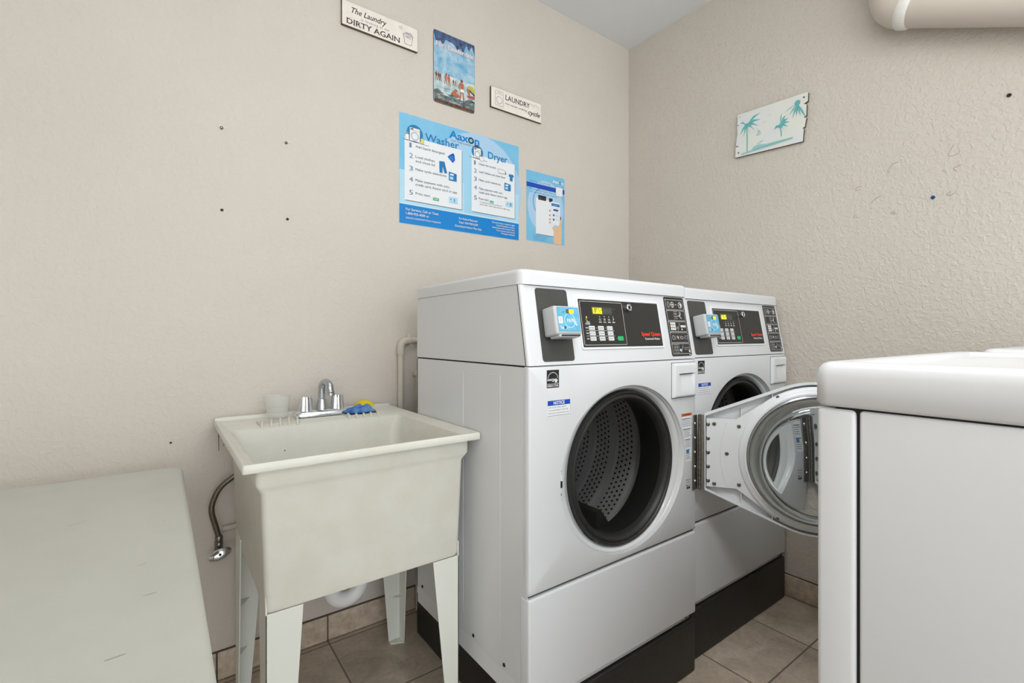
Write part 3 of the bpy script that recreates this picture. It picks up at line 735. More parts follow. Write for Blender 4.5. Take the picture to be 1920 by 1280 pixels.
# black specks of grime and the drain
mbd = MB().lathe([(.035, .4855), (.036, .4875), (.03, .488), (.024, .4862), (0, .486)], DCHROME, (.41, 1.33, 0), 'z', 32); L(mbd, 'drain')
def leg(xo, xi_top, xi_bot, yo, yd, sgn):
    """angle-section leg: a tapering plate across (x) and one running back (y)"""
    mb = MB(); t = .0035; ya, yb = (yo, yo+t*sgn) if sgn > 0 else (yo+t*sgn, yo)
    xb = xo+(.003 if xi_top > xo else -.003)*0
    mb.prism([(xo, .0), (xi_bot, .0), (xi_top, .4605), (xo, .4605)], ya, yb, LEG, 'y', .0008, 1)
    yt, ybm = yo+sgn*yd, yo+sgn*yd*.52; x0, x1 = (xo, xo+t) if xi_top > xo else (xo-t, xo)
    mb.prism([(yo, 0), (ybm, 0), (yt, .500), (yo, .500)], x0, x1, LEG, 'x', .0008, 1)
    s_ = 1 if xi_top > xo else -1
    for z_ in (.15, .29):                                      # small gussets inside the angle
        f_ = z_/.47; wx = (abs(xi_bot-xo)+(abs(xi_top-xo)-abs(xi_bot-xo))*f_)*.62; wy = yd*(.52+.48*f_)*.62
        mb.prism([(xo+s_*.002, yo+sgn*.002), (xo+s_*wx, yo+sgn*.002), (xo+s_*.002, yo+sgn*wy)], z_, z_+.003, LEG, 'z')
    mb.prism([(xo, yo), (xi_bot, yo), (xi_bot, yo+sgn*yd*.25), (xo, yo+sgn*yd*.5)], .0, .004, LEG, 'z')
    return mb
L(leg(.1775, .2535, .224, 1.122, .085, 1), 'leg'); L(leg(.6485, .572, .618, 1.122, .085, 1), 'leg')
mb = leg(.172, .246, .208, 1.575, .100, -1); L(mb, 'leg'); L(leg(.672, .592, .630, 1.572, .075, -1), 'leg')

# tap
FY = 1.612
T = thing('faucet', 'chrome two-handle tap mounted on the back ledge of the utility sink', 'tap', (.420, FY, .798))
def base_out(k): return [(a*1., b) for a, b in (arc((.066, 0), .021-k, -90, 90, 10)+arc((-.066, 0), .021-k, 90, 270, 10))]
bm = bmesh.new(); V = [[bm.verts.new((a, b*1.25, z)) for a, b in base_out(k)] for k, z in ((0, .0002), (0, .008), (.001, .011), (.004, .016), (.008, .0185))]
for A, B in zip(V, V[1:]):
    for i in range(len(A)): bm.faces.new((A[i], A[(i+1) % len(A)], B[(i+1) % len(A)], B[i]))
bm.faces.new(V[-1]); bm.faces.new(V[0][::-1]); bmesh.ops.recalc_face_normals(bm, faces=bm.faces); mb = MB(); mb.take(bm, CHROME); mb.build('base_plate', T, angle=50)
for sx in (-1, 1):
    mb = MB(); bm = bmesh.new(); rr = []
    for z, r in ((.014, .0205), (.020, .0205), (.022, .0195), (.058, .0165), (.062, .0155), (.063, .013)):
        rr.append([bm.verts.new((sx*.049+r*1.1*(1+.06*math.cos(8*t))*math.cos(t), r*(1+.06*math.cos(8*t))*math.sin(t), z)) for t in [2*PI*i/64 for i in range(64)]])
    for A, B in zip(rr, rr[1:]):
        for i in range(64): bm.faces.new((A[i], A[(i+1) % 64], B[(i+1) % 64], B[i]))
    bm.faces.new(rr[-1]); bmesh.ops.recalc_face_normals(bm, faces=bm.faces); mb.take(bm, CHROME); mb.build('tap_handle', T)
mb = MB().lathe([(.019, .014), (.018, .022), (.0135, .05), (.0125, .054), (.0105, .056)], DCHROME, axis='z', n=32)
pth = [(0, 0, .05), (0, 0, .085)]+[(.007*(1-math.cos(t)), -.021*(1-math.cos(t)), .085+.022*math.sin(t)) for t in [PI*i/12 for i in range(1, 13)]]
pth += [(.0145, -.044, .080), (.015, -.046, .074)]
mb.tube(pth, [.0112]*len(pth), DCHROME, 20); mb.lathe([(.010, 0), (.0125, -.002), (.0125, -.009), (.009, -.010)], DCHROME, (.015, -.0455, .076), 'z', 24)
mb.build('spout', T)

# things on the sink ledge
CUPG = mat('clear_plastic', (232, 232, 226), .15); CUPG.node_tree.nodes['Principled BSDF'].inputs['Alpha'].default_value = .26
mb = MB().lathe([(0, .0), (.028, .0), (.031, .003), (.033, .035), (.036, .037), (.038, .066), (.0385, .068), (.0372, .068), (.0365, .066), (.0345, .038), (.0315, .036), (.030, .0035), (0, .0025)], CUPG, axis='z', n=40)
mb.build('plastic_cup', loc=(.293, 1.640, .798), label='clear plastic cup standing on the sink ledge left of the tap', category='cup')
def cloth(u, v):
    x = -.044+.088*u; y = -.028+.056*v
    e = 1-min(1, (abs(u-.5)*2)**4+(abs(v-.5)*2)**4)
    z = .004+.016*e+.005*math.sin(9*u+4*v)*e+.004*math.sin(17*v-6*u)*e
    return (x+.006*math.sin(8*v), y+.004*math.sin(9*u), z)
mb = MB(); BC = mat('blue_cloth', (20, 96, 176), .7, noise=(38, (120, 160, 196), .8), bump=(260, .4, .002)); mb.grid(cloth, 26, 18, BC); mb.grid(lambda u, v: (cloth(u, v)[0], cloth(u, v)[1], .0015), 26, 18, BC, flip=True)
mb.build('cleaning_cloth', loc=(.530, 1.570, .800), label='crumpled blue cleaning cloth on the sink ledge right of the tap', category='cloth')
def spon(u, v):
    x = -.031+.062*u; y = -.020+.040*v; e = 1-max(0, (abs(u-.5)*2)**5); e2 = 1-(abs(v-.5)*2)**6
    return (x, y, .001+.014*max(0, e)*max(0, e2)+.007*math.sin(PI*u))
mb = MB(); SC = mat('yellow_sponge', (222, 200, 34), .8, bump=(350, .6, .002)); mb.grid(spon, 26, 14, SC); mb.grid(lambda u, v: (spon(u, v)[0], spon(u, v)[1], .000+.007*math.sin(PI*u)), 26, 14, SC, flip=True)
mb.build('sponge', loc=(.552, 1.592, .815), label='yellow sponge resting on the blue cloth at the sink', category='sponge')

# trap below
mb = MB(); U = [(.417, 1.40, .478), (.417, 1.46, .40), (.417, 1.50, .33), (.417, 1.50, .28)]
U = [(.417, 1.50, .47), (.417, 1.50, .30)]+[(.463-.046*math.cos(t), 1.50, .282-.046*math.sin(t)) for t in [PI*i/14 for i in range(15)]]+[(.509, 1.50, .30), (.509, 1.505, .325), (.509, 1.53, .345), (.509, 1.60, .35), (.509, 1.709, .35)]
mb.tube(U, .024, PVC, 24)
mb.lathe([(.024, 0), (.030, .002), (.030, .022), (.024, .024)], PVC, (.417, 1.50, .30), 'z', 28); mb.lathe([(.024, 0), (.030, .002), (.030, .020), (.024, .022)], PVC, (.509, 1.50, .292), 'z', 28)
L(mb, 'drain_trap')

# ------------------------------------------------------------------ supply hose and shut-off valve
HS = thing('supply_hose', 'braided grey supply hose curving to a shut-off valve with oval handle, left of the sink', 'hose', (.14, 1.67, .41))
def loc_build(mb, nm, par, q, **k):
    o = mb.build(nm, par, **k); o.data.transform(Matrix.Translation(-Vector(q))); return o
q = (.14, 1.67, .41)
mb = MB().tube(smooth_path([(.25, 1.655, .665), (.20, 1.655, .640), (.172, 1.655, .627), (.140, 1.658, .600), (.122, 1.66, .560), (.120, 1.66, .530), (.128, 1.662, .495), (.138, 1.664, .455)], 8), .0078, BRAID, 14)
loc_build(mb, 'hose', HS, q)
mb = MB().lathe([(.0085, .0), (.0095, .002), (.0095, .010), (.0085, .012), (.010, .014), (.010, .030), (.0085, .032)], SCREW, (.1385, 1.665, .425), 'z', 20)
mb.lathe([(0, 0), (.011, 0), (.011, .028), (0, .028)], SCREW, (.1385, 1.672, .412), 'z', 20); mb.tube([(.1385, 1.665, .440), (.1385, 1.709, .440)], .008, PIPE, 14)
loc_build(mb, 'valve_body', HS, q)
Mv = Matrix.Translation((.140, 1.648, .408)) @ Matrix.Rotation(math.radians(-17), 4, 'Y') @ Matrix.Rotation(math.radians(-12), 4, 'X')
mb = MB(); bm = bmesh.new(); rr = []
for k, d in ((.8, .0), (1, -.003), (1, -.007), (.85, -.011), (.4, -.0145), (.2, -.0145)):
    rr.append([bm.verts.new((.030*k*math.cos(t), d, .0165*k*math.sin(t))) for t in [2*PI*i/40 for i in range(40)]])
for A, B in zip(rr, rr[1:]):
    for i in range(40): bm.faces.new((A[i], A[(i+1) % 40], B[(i+1) % 40], B[i]))
bm.faces.new(rr[-1]); bmesh.ops.recalc_face_normals(bm, faces=bm.faces); mb.take(bm, CHROME, Mv)
mb.lathe([(0, -.016), (.004, -.016), (.004, -.012)], DARKIN, n=16, M=Mv); mb.tube([(.1395, 1.652, .409), (.1385, 1.672, .425)], .006, SCREW, 12)
loc_build(mb, 'valve_handle', HS, q, label='oval chrome valve handle')
mb = MB().tube([(.150, 1.700, .462), (.30, 1.700, .470), (.62, 1.700, .470)], .009, PIPE, 14)
mb.build('water_pipe', label='thin painted water pipe running along the wall behind the utility sink from its shut-off valve', category='pipe')

# painted pipes rising behind the sink
def bend(a, c, b, r, n=8):
    a, b, c = Vector(a), Vector(b), Vector(c); p = c+(a-c).normalized()*r; q_ = c+(b-c).normalized()*r; out = [a]
    for i in range(n+1):
        t = i/n; out.append(p*(1-t)**2+c*2*t*(1-t)+q_*t*t)
    return out+[b]
PP = thing('wall_pipe', 'beige painted pipe rising behind the sink and turning right behind the washer', 'pipe', (.727, 1.693, 0))
q = (.727, 1.693, 0)
mb = MB().tube(bend((.727, 1.693, .0), (.727, 1.693, 1.036), (1.25, 1.693, 1.045), .028), .0115, PIPE, 18)
mb.tube(bend((.727, 1.693, .985), (.727, 1.693, 1.036), (.775, 1.693, 1.037), .028), .0142, PIPE, 18); loc_build(mb, 'pipe', PP, q)
mb = MB().box(.756, .776, 1.700, 1.709, 1.048, 1.058, PIPE, .003); mb.tube([(.766, 1.693+.0135*math.sin(t), 1.037+.0135*math.cos(t)) for t in [2*PI*i/20 for i in range(21)]], .0022, PIPE, 8)
mb.tube([(.766+.006*math.cos(t), 1.682, 1.014+.008*math.sin(t)) for t in [2*PI*i/16 for i in range(17)]], .0012, PIPE, 6); loc_build(mb, 'pipe_clamp', PP, q)
mb = MB().tube(bend((.800, 1.693, .0), (.800, 1.693, .925), (1.1, 1.66, .925), .03), .0125, PIPE, 18); mb.lathe([(0, 0), (.020, .002), (.022, .012), (.020, .022), (0, .024)], PIPE, (.800, 1.693, .90), 'z', 20)
mb.tube([(.815, 1.675, .925), (.80, 1.66, .925)], .016, PIPE, 16)
mb.build('wall_pipe', label='beige painted pipe standing tight against the back of the near washer, half hidden by it', category='pipe')

# ------------------------------------------------------------------ folding table
TB = thing('folding_table', 'off-white plastic folding table with rounded corners in the left foreground', 'table', (-.33, .97, 0))
q = (-.33, .97, 0)
bm = bmesh.new(); out = []
for k, z in ((.010, .655), (.002, .659), (0, .664), (0, .688), (.0015, .694), (.005, .6985), (.010, .700), (.03, .7)):
    out.append([bm.verts.new((a, b, z)) for a, b in rrect(-.71+k, .34+k, .047-k, 1.585-k, .035-k*.5, 8)])
for A, B in zip(out, out[1:]):
    for i in range(len(A)): bm.faces.new((A[i], A[(i+1) % len(A)], B[(i+1) % len(A)], B[i]))
bm.faces.new(out[-1]); bm.faces.new(out[0][::-1]); bmesh.ops.recalc_face_normals(bm, faces=bm.faces)
mbt = MB(); mbt.take(bm, TABLE)
GL = mat('grey_leg_steel', (120, 122, 122), .4, metal=.6)
for y_ in (.52, 1.42):
    mb = MB().tube(bend((-.66, y_, .655), (-.66, y_, .02), (-.33, y_, .02), .04)+bend((-.33, y_, .02), (-.02, y_, .02), (-.02, y_, .655), .04), .0125, GL, 14)
    mb.tube([(-.66, y_, .35), (-.02, y_, .35)], .010, GL, 12); mb.tube([(-.34, y_, .35), (-.34, .97, .65)], .008, GL, 12); loc_build(mb, 'leg_frame', TB, q)
# scuffs
mb = Print((0, 0, .7), (1, 0, 0), (0, 1, 0)); SF = mat('scuff', (180, 178, 170), .7)
for x_, y_, l_, a_ in ((-.21, 1.572, .05, .02), (-.14, 1.20, .03, .6), (-.02, .82, .015, 0), (-.05, .68, .018, .1), (.0, 1.13, .006, 0), (-.03, .93, .012, .3), (-.30, .8, .03, .2)):
    mb.line([(x_, y_), (x_+l_*math.cos(a_), y_+l_*math.sin(a_))], .0016, SF)
sb = mb.bm; mb.bm = bmesh.new(); mbt.take(sb, SF); loc_build(mbt, 'tabletop', TB, q, angle=50)

# ------------------------------------------------------------------ duct high on the right wall
DU = thing('duct_pipe', 'thick beige painted duct pipe with elbow at the top of the right wall', 'pipe', (1.985, .50, 2.12))
q = (1.985, .50, 2.12); dx = 1.985
p_el = Vector((dx, .532, 2.157)); dirv = Vector((0, -.266, -.134)).normalized()
far = p_el+dirv*1.2; upv = Vector((0, .05, 1)).normalized()
mb = MB().tube([p_el+dirv*.03, far], .056, DUCT, 40); loc_build(mb, 'duct', DU, q)
mb = MB().tube(bend(p_el+dirv*.055, p_el, p_el+upv*.40, .052, 12), .060, DUCT, 40); mb.tube([p_el+upv*.07, p_el+upv*.082], .0625, DUCT, 40); loc_build(mb, 'elbow', DU, q)
mb = MB().tube([p_el+dirv*.034, p_el+dirv*.040, p_el+dirv*.062, p_el+dirv*.070], [.058, .0625, .0615, .057], CAULK, 40); mb.box(dx+.01, XB-.001, .50, .53, 2.15, 2.18, DUCT, .005); loc_build(mb, 'collar', DU, q, label='white caulked joint collar')

# ------------------------------------------------------------------ signs and posters on the back wall
def wall_board(name, x0, x1, z0, z1, th, edge_m, face_m, label, cat, r=0):
    T = thing(name, label, cat, (x0, YA-.0005, z0))
    mb = MB().prism(rrect(x0, z0, x1, z1, r), YA-th, YA-.0005, edge_m, 'y'); loc_build(mb, 'board', T, (x0, YA-.0005, z0), smooth=False)
    P = Print((x0, YA-th, z0), (1, 0, 0), (0, 0, 1)); P.poly(rrect(.0008, .0008, x1-x0-.0008, z1-z0-.0008, max(0, r-.001)), face_m)
    return T, P, x1-x0, z1-z0
def fin(T, P, nm, x0, z0): return loc_build(P, nm, T, (x0, YA-.0005, z0), smooth=False)

def serif_text(P, t, x, y, h, m, w_):
    """capitals with small serifs"""
    P.text(t, x, y, h, m, w=w_, bold=.012)
    me = glyphs(t, 0, .012, 1); xs = [v.co.x for v in me.vertices]; s_ = w_/(max(xs)-min(xs)); o_ = x-min(xs)*s_
    feet = {}
    for v in me.vertices:
        for yy, k in ((0, 0), (.7, 1)):
            if abs(v.co.y-yy) < .025: feet.setdefault((k, round(v.co.x*s_/.004)), o_+v.co.x*s_)
    for (k, _), xx in feet.items(): P.line([(xx-.0018, y+k*h), (xx+.0018, y+k*h)], .0008, m)

# "The Laundry is looking at me DIRTY AGAIN"
x0, z0 = .510, 2.151
T, P, W_, H_ = wall_board('wooden_sign', x0, .799, z0, 2.239, .011, EDGE, WOODW, 'whitewashed wooden sign reading DIRTY AGAIN, highest and leftmost on the back wall', 'sign')
P.text('The Laundry', .034, .052, .020, INK, w=.130, shear=.35, bold=.012); P.text('is looking at me', .068, .036, .0085, INKG, w=.105, spacing=1.2)
serif_text(P, 'DIRTY AGAIN', .017, .0095, .019, INK, .198)
P.poly([(.229, .050), (.268, .050), (.262, .015), (.236, .015)], WOODW); P.line([(.229, .050), (.236, .015), (.262, .015), (.268, .050)], .0012, INKG)
P.ring(.2485, .050, .0195, .0012, INKG, ry=.004); P.line([(.232, .040), (.266, .040)], .001, INKG); P.line([(.238, .055), (.243, .060), (.250, .056), (.258, .061), (.264, .054)], .0016, INKG)
P.rect(.240, .041, .258, .049, mat('pale_violet', (186, 186, 200), .6)); P.ring(.215, .069, .0035, .0006, INKG); P.ring(.222, .074, .0025, .0006, INKG); P.ring(.222, .065, .002, .0006, INKG)
fin(T, P, 'lettering', x0, z0)
# "LAUNDRY the never ending cycle"
x0, z0 = 1.141, 2.041
T, P, W_, H_ = wall_board('wooden_sign', x0, 1.422, z0, 2.130, .011, EDGE, WOODW, 'small whitewashed wooden sign reading LAUNDRY, right of the tin beach sign', 'sign')
P.line(rrect(.022, .014, .064, .078, .003), .0012, INKG, True); P.line([(.022, .064), (.064, .064)], .001, INKG); P.ring(.043, .038, .016, .0012, INKG); P.ring(.043, .038, .0125, .0006, INKG)
for k in range(3): P.ring(.036+k*.008, .071, .0024, .0008, INK)
serif_text(P, 'LAUNDRY', .076, .050, .021, INK, .136); P.text('the never ending', .074, .030, .0085, INKG, w=.120, spacing=1.1); P.text('cycle', .202, .022, .021, INK, w=.070, shear=.4, bold=.01)
for a_, b_, r_ in ((.224, .070, .003), (.236, .066, .0025), (.246, .073, .002), (.256, .069, .0025), (.262, .061, .002)): P.ring(a_, b_, r_, .0006, INKG)
fin(T, P, 'lettering', x0, z0)
# tin beach sign
x0, z0 = .871, 1.988
SKY = mat('tin_sky', (104, 168, 205), .35, noise=(26, (188, 212, 222), .95)); SEA = mat('tin_surf', (222, 228, 224), .35, noise=(40, (120, 168, 180), .8)); SAND = mat('tin_foreground', (128, 150, 148), .35, noise=(60, (66, 66, 58), .9))
T, P, W_, H_ = wall_board('tin_sign', x0, 1.063, z0, 2.276, .003, mat('tin_edge', (40, 44, 52), .4), SKY, 'tall tin sign with painted beach scene, between the two wooden signs', 'sign', .012)
DK = mat('tin_dark', (44, 58, 92), .35, noise=(60, (96, 120, 160), .9))
P.poly([(.001, .287)]+[(.001+.19*i/14, .272-.030*abs(math.sin(i*1.7))-.012*math.sin(i*.9)) for i in range(15)]+[(.191, .287)], DK)
P.rect(.001, .062, .191, .120, SEA); P.poly([(.001, .012), (.191, .012), (.191, .085)]+[(.191-.19*i/12, .074+.006*math.sin(i*2.1)) for i in range(13)], SEA)
P.poly([(.002, .010), (.190, .010), (.191, .050)]+[(.191-.19*i/12, .046+.010*math.sin(i*1.3)) for i in range(13)], SAND); P.rect(.004, .0015, .188, .014, mat('tin_brown', (66, 46, 36), .4, noise=(90, (140, 90, 60), .7)), .004)
for k in range(26):
    a_ = random.uniform(.01, .18); b_ = random.uniform(.02, .07); P.line([(a_, b_), (a_+random.uniform(.01, .03), b_+random.uniform(-.003, .003))], .0018, random.choice((LINE, DK, SEA)))
SK1 = mat('tin_skin', (188, 104, 70), .4); SK2 = mat('tin_skin_dark', (120, 60, 44), .4)
def figure(x, y, h, m, lean=0, swim=None):
    P.disc(x+lean*h, y+h*.93, h*.06, SK2, ry=h*.07); P.poly([(x-.10*h+lean*h*.8, y+.84*h), (x+.11*h+lean*h*.8, y+.83*h), (x+.07*h, y+.45*h), (x-.07*h, y+.45*h)], m)
    P.poly([(x-.07*h, y+.47*h), (x-.01*h, y+.46*h), (x-.10*h, y), (x-.15*h, y)], m); P.poly([(x+.0*h, y+.47*h), (x+.08*h, y+.46*h), (x+.13*h, y), (x+.07*h, y)], m)
    P.line([(x-.1*h+lean*h*.8, y+.8*h), (x-.17*h, y+.6*h), (x-.1*h, y+.5*h)], .05*h, m)
    if swim: P.poly([(x-.09*h, y+.56*h), (x+.09*h, y+.56*h), (x+.1*h, y+.42*h), (x-.1*h, y+.42*h)], swim)
for x_, h_ in ((.012, .036), (.022, .034), (.030, .032)): figure(x_, .088, h_, SK2)
figure(.054, .082, .045, SK1, .05); figure(.070, .078, .047, SK1, -.05); figure(.090, .088, .025, SK2); figure(.100, .088, .024, SK1)
figure(.130, .035, .088, SK1, -.02, WHITEP)
P.poly([(.150, .096), (.160, .108), (.178, .110), (.191, .100), (.191, .078), (.176, .094), (.165, .098)], mat('tin_yellow', (196, 190, 60), .4)); P.poly([(.152, .094), (.165, .094), (.170, .070), (.160, .072)], SK1); P.poly([(.163, .094), (.190, .078), (.190, .072), (.168, .086)], INK)
P.poly([(.075, .050), (.100, .078), (.112, .070), (.098, .062), (.128, .050), (.100, .044)], SK1); P.poly([(.152, .066), (.190, .072), (.190, .058), (.160, .058)], mat('tin_rose', (170, 84, 90), .4))
P.text('Fort Lauderdale', .096, .226, .0185, mat('tin_pink', (236, 214, 214), .4), w=.176, align='c', shear=.1, bold=.03)
P.text('FLORIDA', .096, .014, .008, LINE, w=.05, align='c')
for a_ in (.008, .184):
    for b_ in (.008, .280): P.disc(a_, b_, .002, INK)
fin(T, P, 'painting', x0, z0)

# large instruction poster
x0, z0 = .727, 1.484
T, P, W_, H_ = wall_board('instruction_poster', x0, 1.298, z0, 1.907, .0015, BLUE_P, BLUE_L, 'large blue poster with washer and dryer instructions on the back wall', 'poster')
P.text  # layers
def hill(pts, m): P.poly(pts, m)
P.poly(arc((.36, .20), .225, 0, 180, 30)+[(.135, .09), (.585-.015, .09)], mat('poster_arc', (172, 206, 232), .4))
P.poly(arc((.36, .20), .165, 0, 180, 30)+[(.195, .09), (.525, .09)], mat('poster_haze', (160, 210, 236), .4))
P.rect(.001, .080, .570, .205, mat('poster_lower', (178, 218, 236), .4)); P.poly([(.285, .21)]+arc((.40, .075), .15, 115, 60, 10)+[(.45, .081), (.285, .081)], mat('poster_haze', (0, 0, 0)))
P.rect(.0008, .0008, .5702, .0745, BLUE); P.rect(.0008, .0745, .5702, .080, mat('poster_foot_line', (200, 226, 240), .4))
SH = mat('printed_grey_edge', (96, 110, 124), .5)
for xa, xb, ya, yb in ((.022, .274, .092, .338), (.322, .548, .094, .336)):
    P.rect(xa+.003, ya-.003, xb+.002, yb-.003, SH); P.rect(xa, ya, xb, yb, WHITEP)
P.text('Aaxon', .214, .377, .031, BLUE, w=.146, bold=.03)
P.disc(.3185, .3885, .0145, BLUE_L, ry=.014); P.ring(.3185, .3885, .0108, .0058, INK, ry=.0105)
P.text('Your Total Laundry Solution', .224, .364, .0085, INKG, w=.140, shear=.25)
def icon(cx, cy, k, basket):
    P.disc(cx, cy+.004, .034*k, BLUE_M, ry=.034*k); P.rect(cx-.022*k, cy-.026*k, cx+.022*k, cy+.026*k, WHITEP, .002); P.line(rrect(cx-.022*k, cy-.026*k, cx+.022*k, cy+.026*k, .002), .0014, INK, True)
    P.line([(cx-.022*k, cy+.015*k), (cx+.022*k, cy+.015*k)], .001, INK); P.ring(cx, cy-.006*k, .0155*k, .0014, INK); P.ring(cx, cy-.006*k, .0125*k, .0007, INKG); P.rect(cx-.018*k, cy+.018*k, cx-.006*k, cy+.023*k, INKG)
    P.line([(cx-.048*k, cy-.027*k), (cx+.060*k, cy-.030*k)], .0014, INK)
    if basket: P.poly([(cx+.012*k, cy-.012*k), (cx+.040*k, cy-.012*k), (cx+.036*k, cy-.034*k), (cx+.016*k, cy-.034*k)], WHITEP); P.line([(cx+.012*k, cy-.012*k), (cx+.040*k, cy-.012*k), (cx+.036*k, cy-.034*k), (cx+.016*k, cy-.034*k)], .0012, INK, True); P.rect(cx-.016*k, cy+.026*k, cx+.004*k, cy+.040*k, INKG, .002); P.rect(cx+.006*k, cy+.026*k, cx+.018*k, cy+.034*k, SH, .002); P.disc(cx+.020*k, cy-.008*k, .004*k, mat('printed_orange', (200, 140, 90), .5))
    else: P.rect(cx-.040*k, cy-.026*k, cx-.024*k, cy-.004*k, WHITEP, .002); P.line(rrect(cx-.040*k, cy-.026*k, cx-.024*k, cy-.004*k, .002), .001, INK, True); P.rect(cx-.037*k, cy-.004*k, cx-.027*k, cy+.004*k, mat('printed_olive', (150, 170, 70), .5)); P.rect(cx+.025*k, cy-.028*k, cx+.038*k, cy-.008*k, mat('printed_straw', (226, 214, 120), .5), .002); P.line(rrect(cx+.025*k, cy-.028*k, cx+.038*k, cy-.006*k, .002), .0009, INKG, True)
icon(.064, .349, 1.0, False); icon(.350, .343, .84, True)
P.text('Washer', .108, .338, .030, BLUE_M, w=.152, bold=.012); P.text('Dryer', .404, .333, .030, BLUE_M, w=.102, bold=.012)
NUM = mat('printed_slate', (106, 134, 160), .5)
wl = [(.294, '1', ['Add liquid detergent'], [.128]), (.254, '2', ['Load clothes', 'and close lid'], [.082, .082]), (.205, '3', ['Make cycle selections'], [.134]), (.163, '4', ['Make payment with coin,', 'credit card, Aaxon card or app'], [.150, .184]), (.112, '5', ['Press start'], [.062])]
for v_, n_, ls, ws in wl:
    P.text(n_, .041, v_+.002, .019, NUM, w=.015 if n_ != '1' else .009)
    for k, (t_, w_) in enumerate(zip(ls, ws)): P.text(t_, .067, v_+.007-k*.0165, .0092, INKG, w=w_)
dl = [(.290, '1', ['Clean lint screen'], [.088]), (.257, '2', ['Load clothes and close door'], [.138]), (.222, '3', ['Make cycle selections'], [.113]), (.186, '4', ['Make payment with coin,', 'credit card, Aaxon card or app'], [.124, .148]), (.143, '5', ['Press start'], [.050])]
for v_, n_, ls, ws in dl:
    P.text(n_, .333, v_+.002, .018, NUM, w=.014 if n_ != '1' else .008)
    for k, (t_, w_) in enumerate(zip(ls, ws)): P.text(t_, .357, v_+.006-k*.0160, .0088, INKG, w=w_)
P.text('1  To add more time, insert coins and', .357, .1365, .0052, INKG, w=.118); P.text('press start. Cycle will continue right away.', .362, .127, .0052, INKG, w=.160)
# small drawings
P.poly([(.207, .296), (.222, .309), (.234, .316), (.239, .308), (.241, .288), (.231, .276)], BLUE_D); P.poly([(.211, .296), (.232, .307), (.236, .290), (.229, .281)], BLUE)
P.poly([(.170, .270), (.192, .272), (.204, .228), (.194, .226), (.184, .254), (.183, .225), (.172, .226)], BLUE_M); P.line([(.170, .270), (.192, .272), (.204, .228), (.194, .226), (.184, .256), (.183, .225), (.172, .226)], .0013, INK, True)
for bx, by, s_ in ((.213, .203, 1), (.490, .213, .95)):
    P.poly([(bx, by), (bx+.036*s_, by), (bx+.036*s_, by+.030*s_), (bx, by+.034*s_)], BLUE_M); P.rect(bx+.005, by+.020*s_, bx+.022*s_, by+.027*s_, WHITEP, .002); P.rect(bx+.004, by+.004, bx+.020*s_, by+.015*s_, BLUE_P); P.line([(bx, by), (bx+.036*s_, by)], .0016, INKG)
P.rect(.142, .109, .168, .120, GREEN, .001); P.text('START', .155, .112, .0045, WHITEP, w=.020, align='c', bold=.03); P.rect(.412, .143, .432, .153, GREEN, .001); P.text('START', .422, .1455, .004, WHITEP, w=.016, align='c', bold=.03)
P.rect(.214, .112, .254, .136, BLUE_P, .002); P.disc(.222, .125, .0022, INK); P.rect(.234, .117, .242, .130, AQUA); P.rect(.498, .142, .536, .164, BLUE_P, .002); P.disc(.506, .153, .002, INK); P.rect(.518, .146, .528, .160, AQUA)
P.poly([(.455, .298), (.492, .298), (.500, .283), (.458, .281)], WHITEP); P.line([(.455, .298), (.492, .298), (.500, .283), (.458, .281)], .0014, INK, True); P.poly([(.492, .298), (.500, .283), (.494, .283)], INK)
P.poly([(.513, .283), (.521, .289), (.527, .286), (.533, .289), (.541, .283), (.538, .275), (.534, .277), (.534, .258), (.520, .258), (.520, .277), (.516, .275)], BLUE_M)
for k, (t_, w_) in enumerate((('For Service, Call or Text:', .140), ('1-800-955-4000 or', .098), ('aaxon.com/service-request', .150))): P.text(t_, .026, .052-k*.016, .0092, LINE, w=w_, bold=.014 if k < 2 else 0)
for k, (t_, w_) in enumerate((('For Refund Requests', .090), ('Text: 954.958.6200', .094), ('Download Aaxon Pay App', .128))): P.text(t_, .305, .050-k*.016, .0085, LINE, w=w_, align='c', bold=.012)
for k, (t_, w_) in enumerate((('Download and go completely digital', .122), ('Track all transactions on phone', .100), ('Receive alerts when laundry is done', .120), ('Your account can be found', .100), ('Manage locations', .074))): P.text(t_, .546, .0595-k*.0108, .0058, LINE, w=w_, align='r', bold=.02)
fin(T, P, 'printed_graphics', x0, z0)

# payment app poster
x0, z0 = 1.341, 1.492
T, P, W_, H_ = wall_board('app_poster', x0, 1.577, z0, 1.815, .0015, BLUE_P, BLUE_L, 'small pale blue poster showing a hand holding a phone, right of the large poster', 'poster')
P.disc(.118, .165, .112, mat('poster_arc', (0, 0, 0)), ry=.125); P.ring(.110, .185, .070, .006, AQUA, a0=60, a1=235)
P.rect(.0008, .247, .2352, .268, BLUE_D); P.text('Exciting new pay app', .020, .274, .007, BLUE_M, w=.125); P.text('Now accepting all major credit cards', .020, .236, .007, BLUE_M, w=.165, bold=.01); P.text('and contactless payments by phone', .020, .224, .007, BLUE_M, w=.165, bold=.01)
P.text('Aaxon', .158, .292, .013, LINE, w=.070, bold=.04); P.disc(.2055, .2965, .0065, BLUE_L); P.ring(.2055, .2965, .0055, .0026, INK)
P.rect(.178, .231, .224, .277, INKG); P.rect(.1795, .2325, .2225, .2755, WHITEP)
P.poly([(.058, .033), (.170, .033), (.170, .202), (.058, .202)], SH); P.poly([(.056, .036), (.168, .036), (.168, .204), (.056, .204)], WHITEP)
P.rect(.070, .196, .118, .218, INK); P.rect(.073, .199, .091, .208, INKG); P.rect(.096, .201, .114, .204, INKG); P.rect(.136, .196, .158, .214, INK)
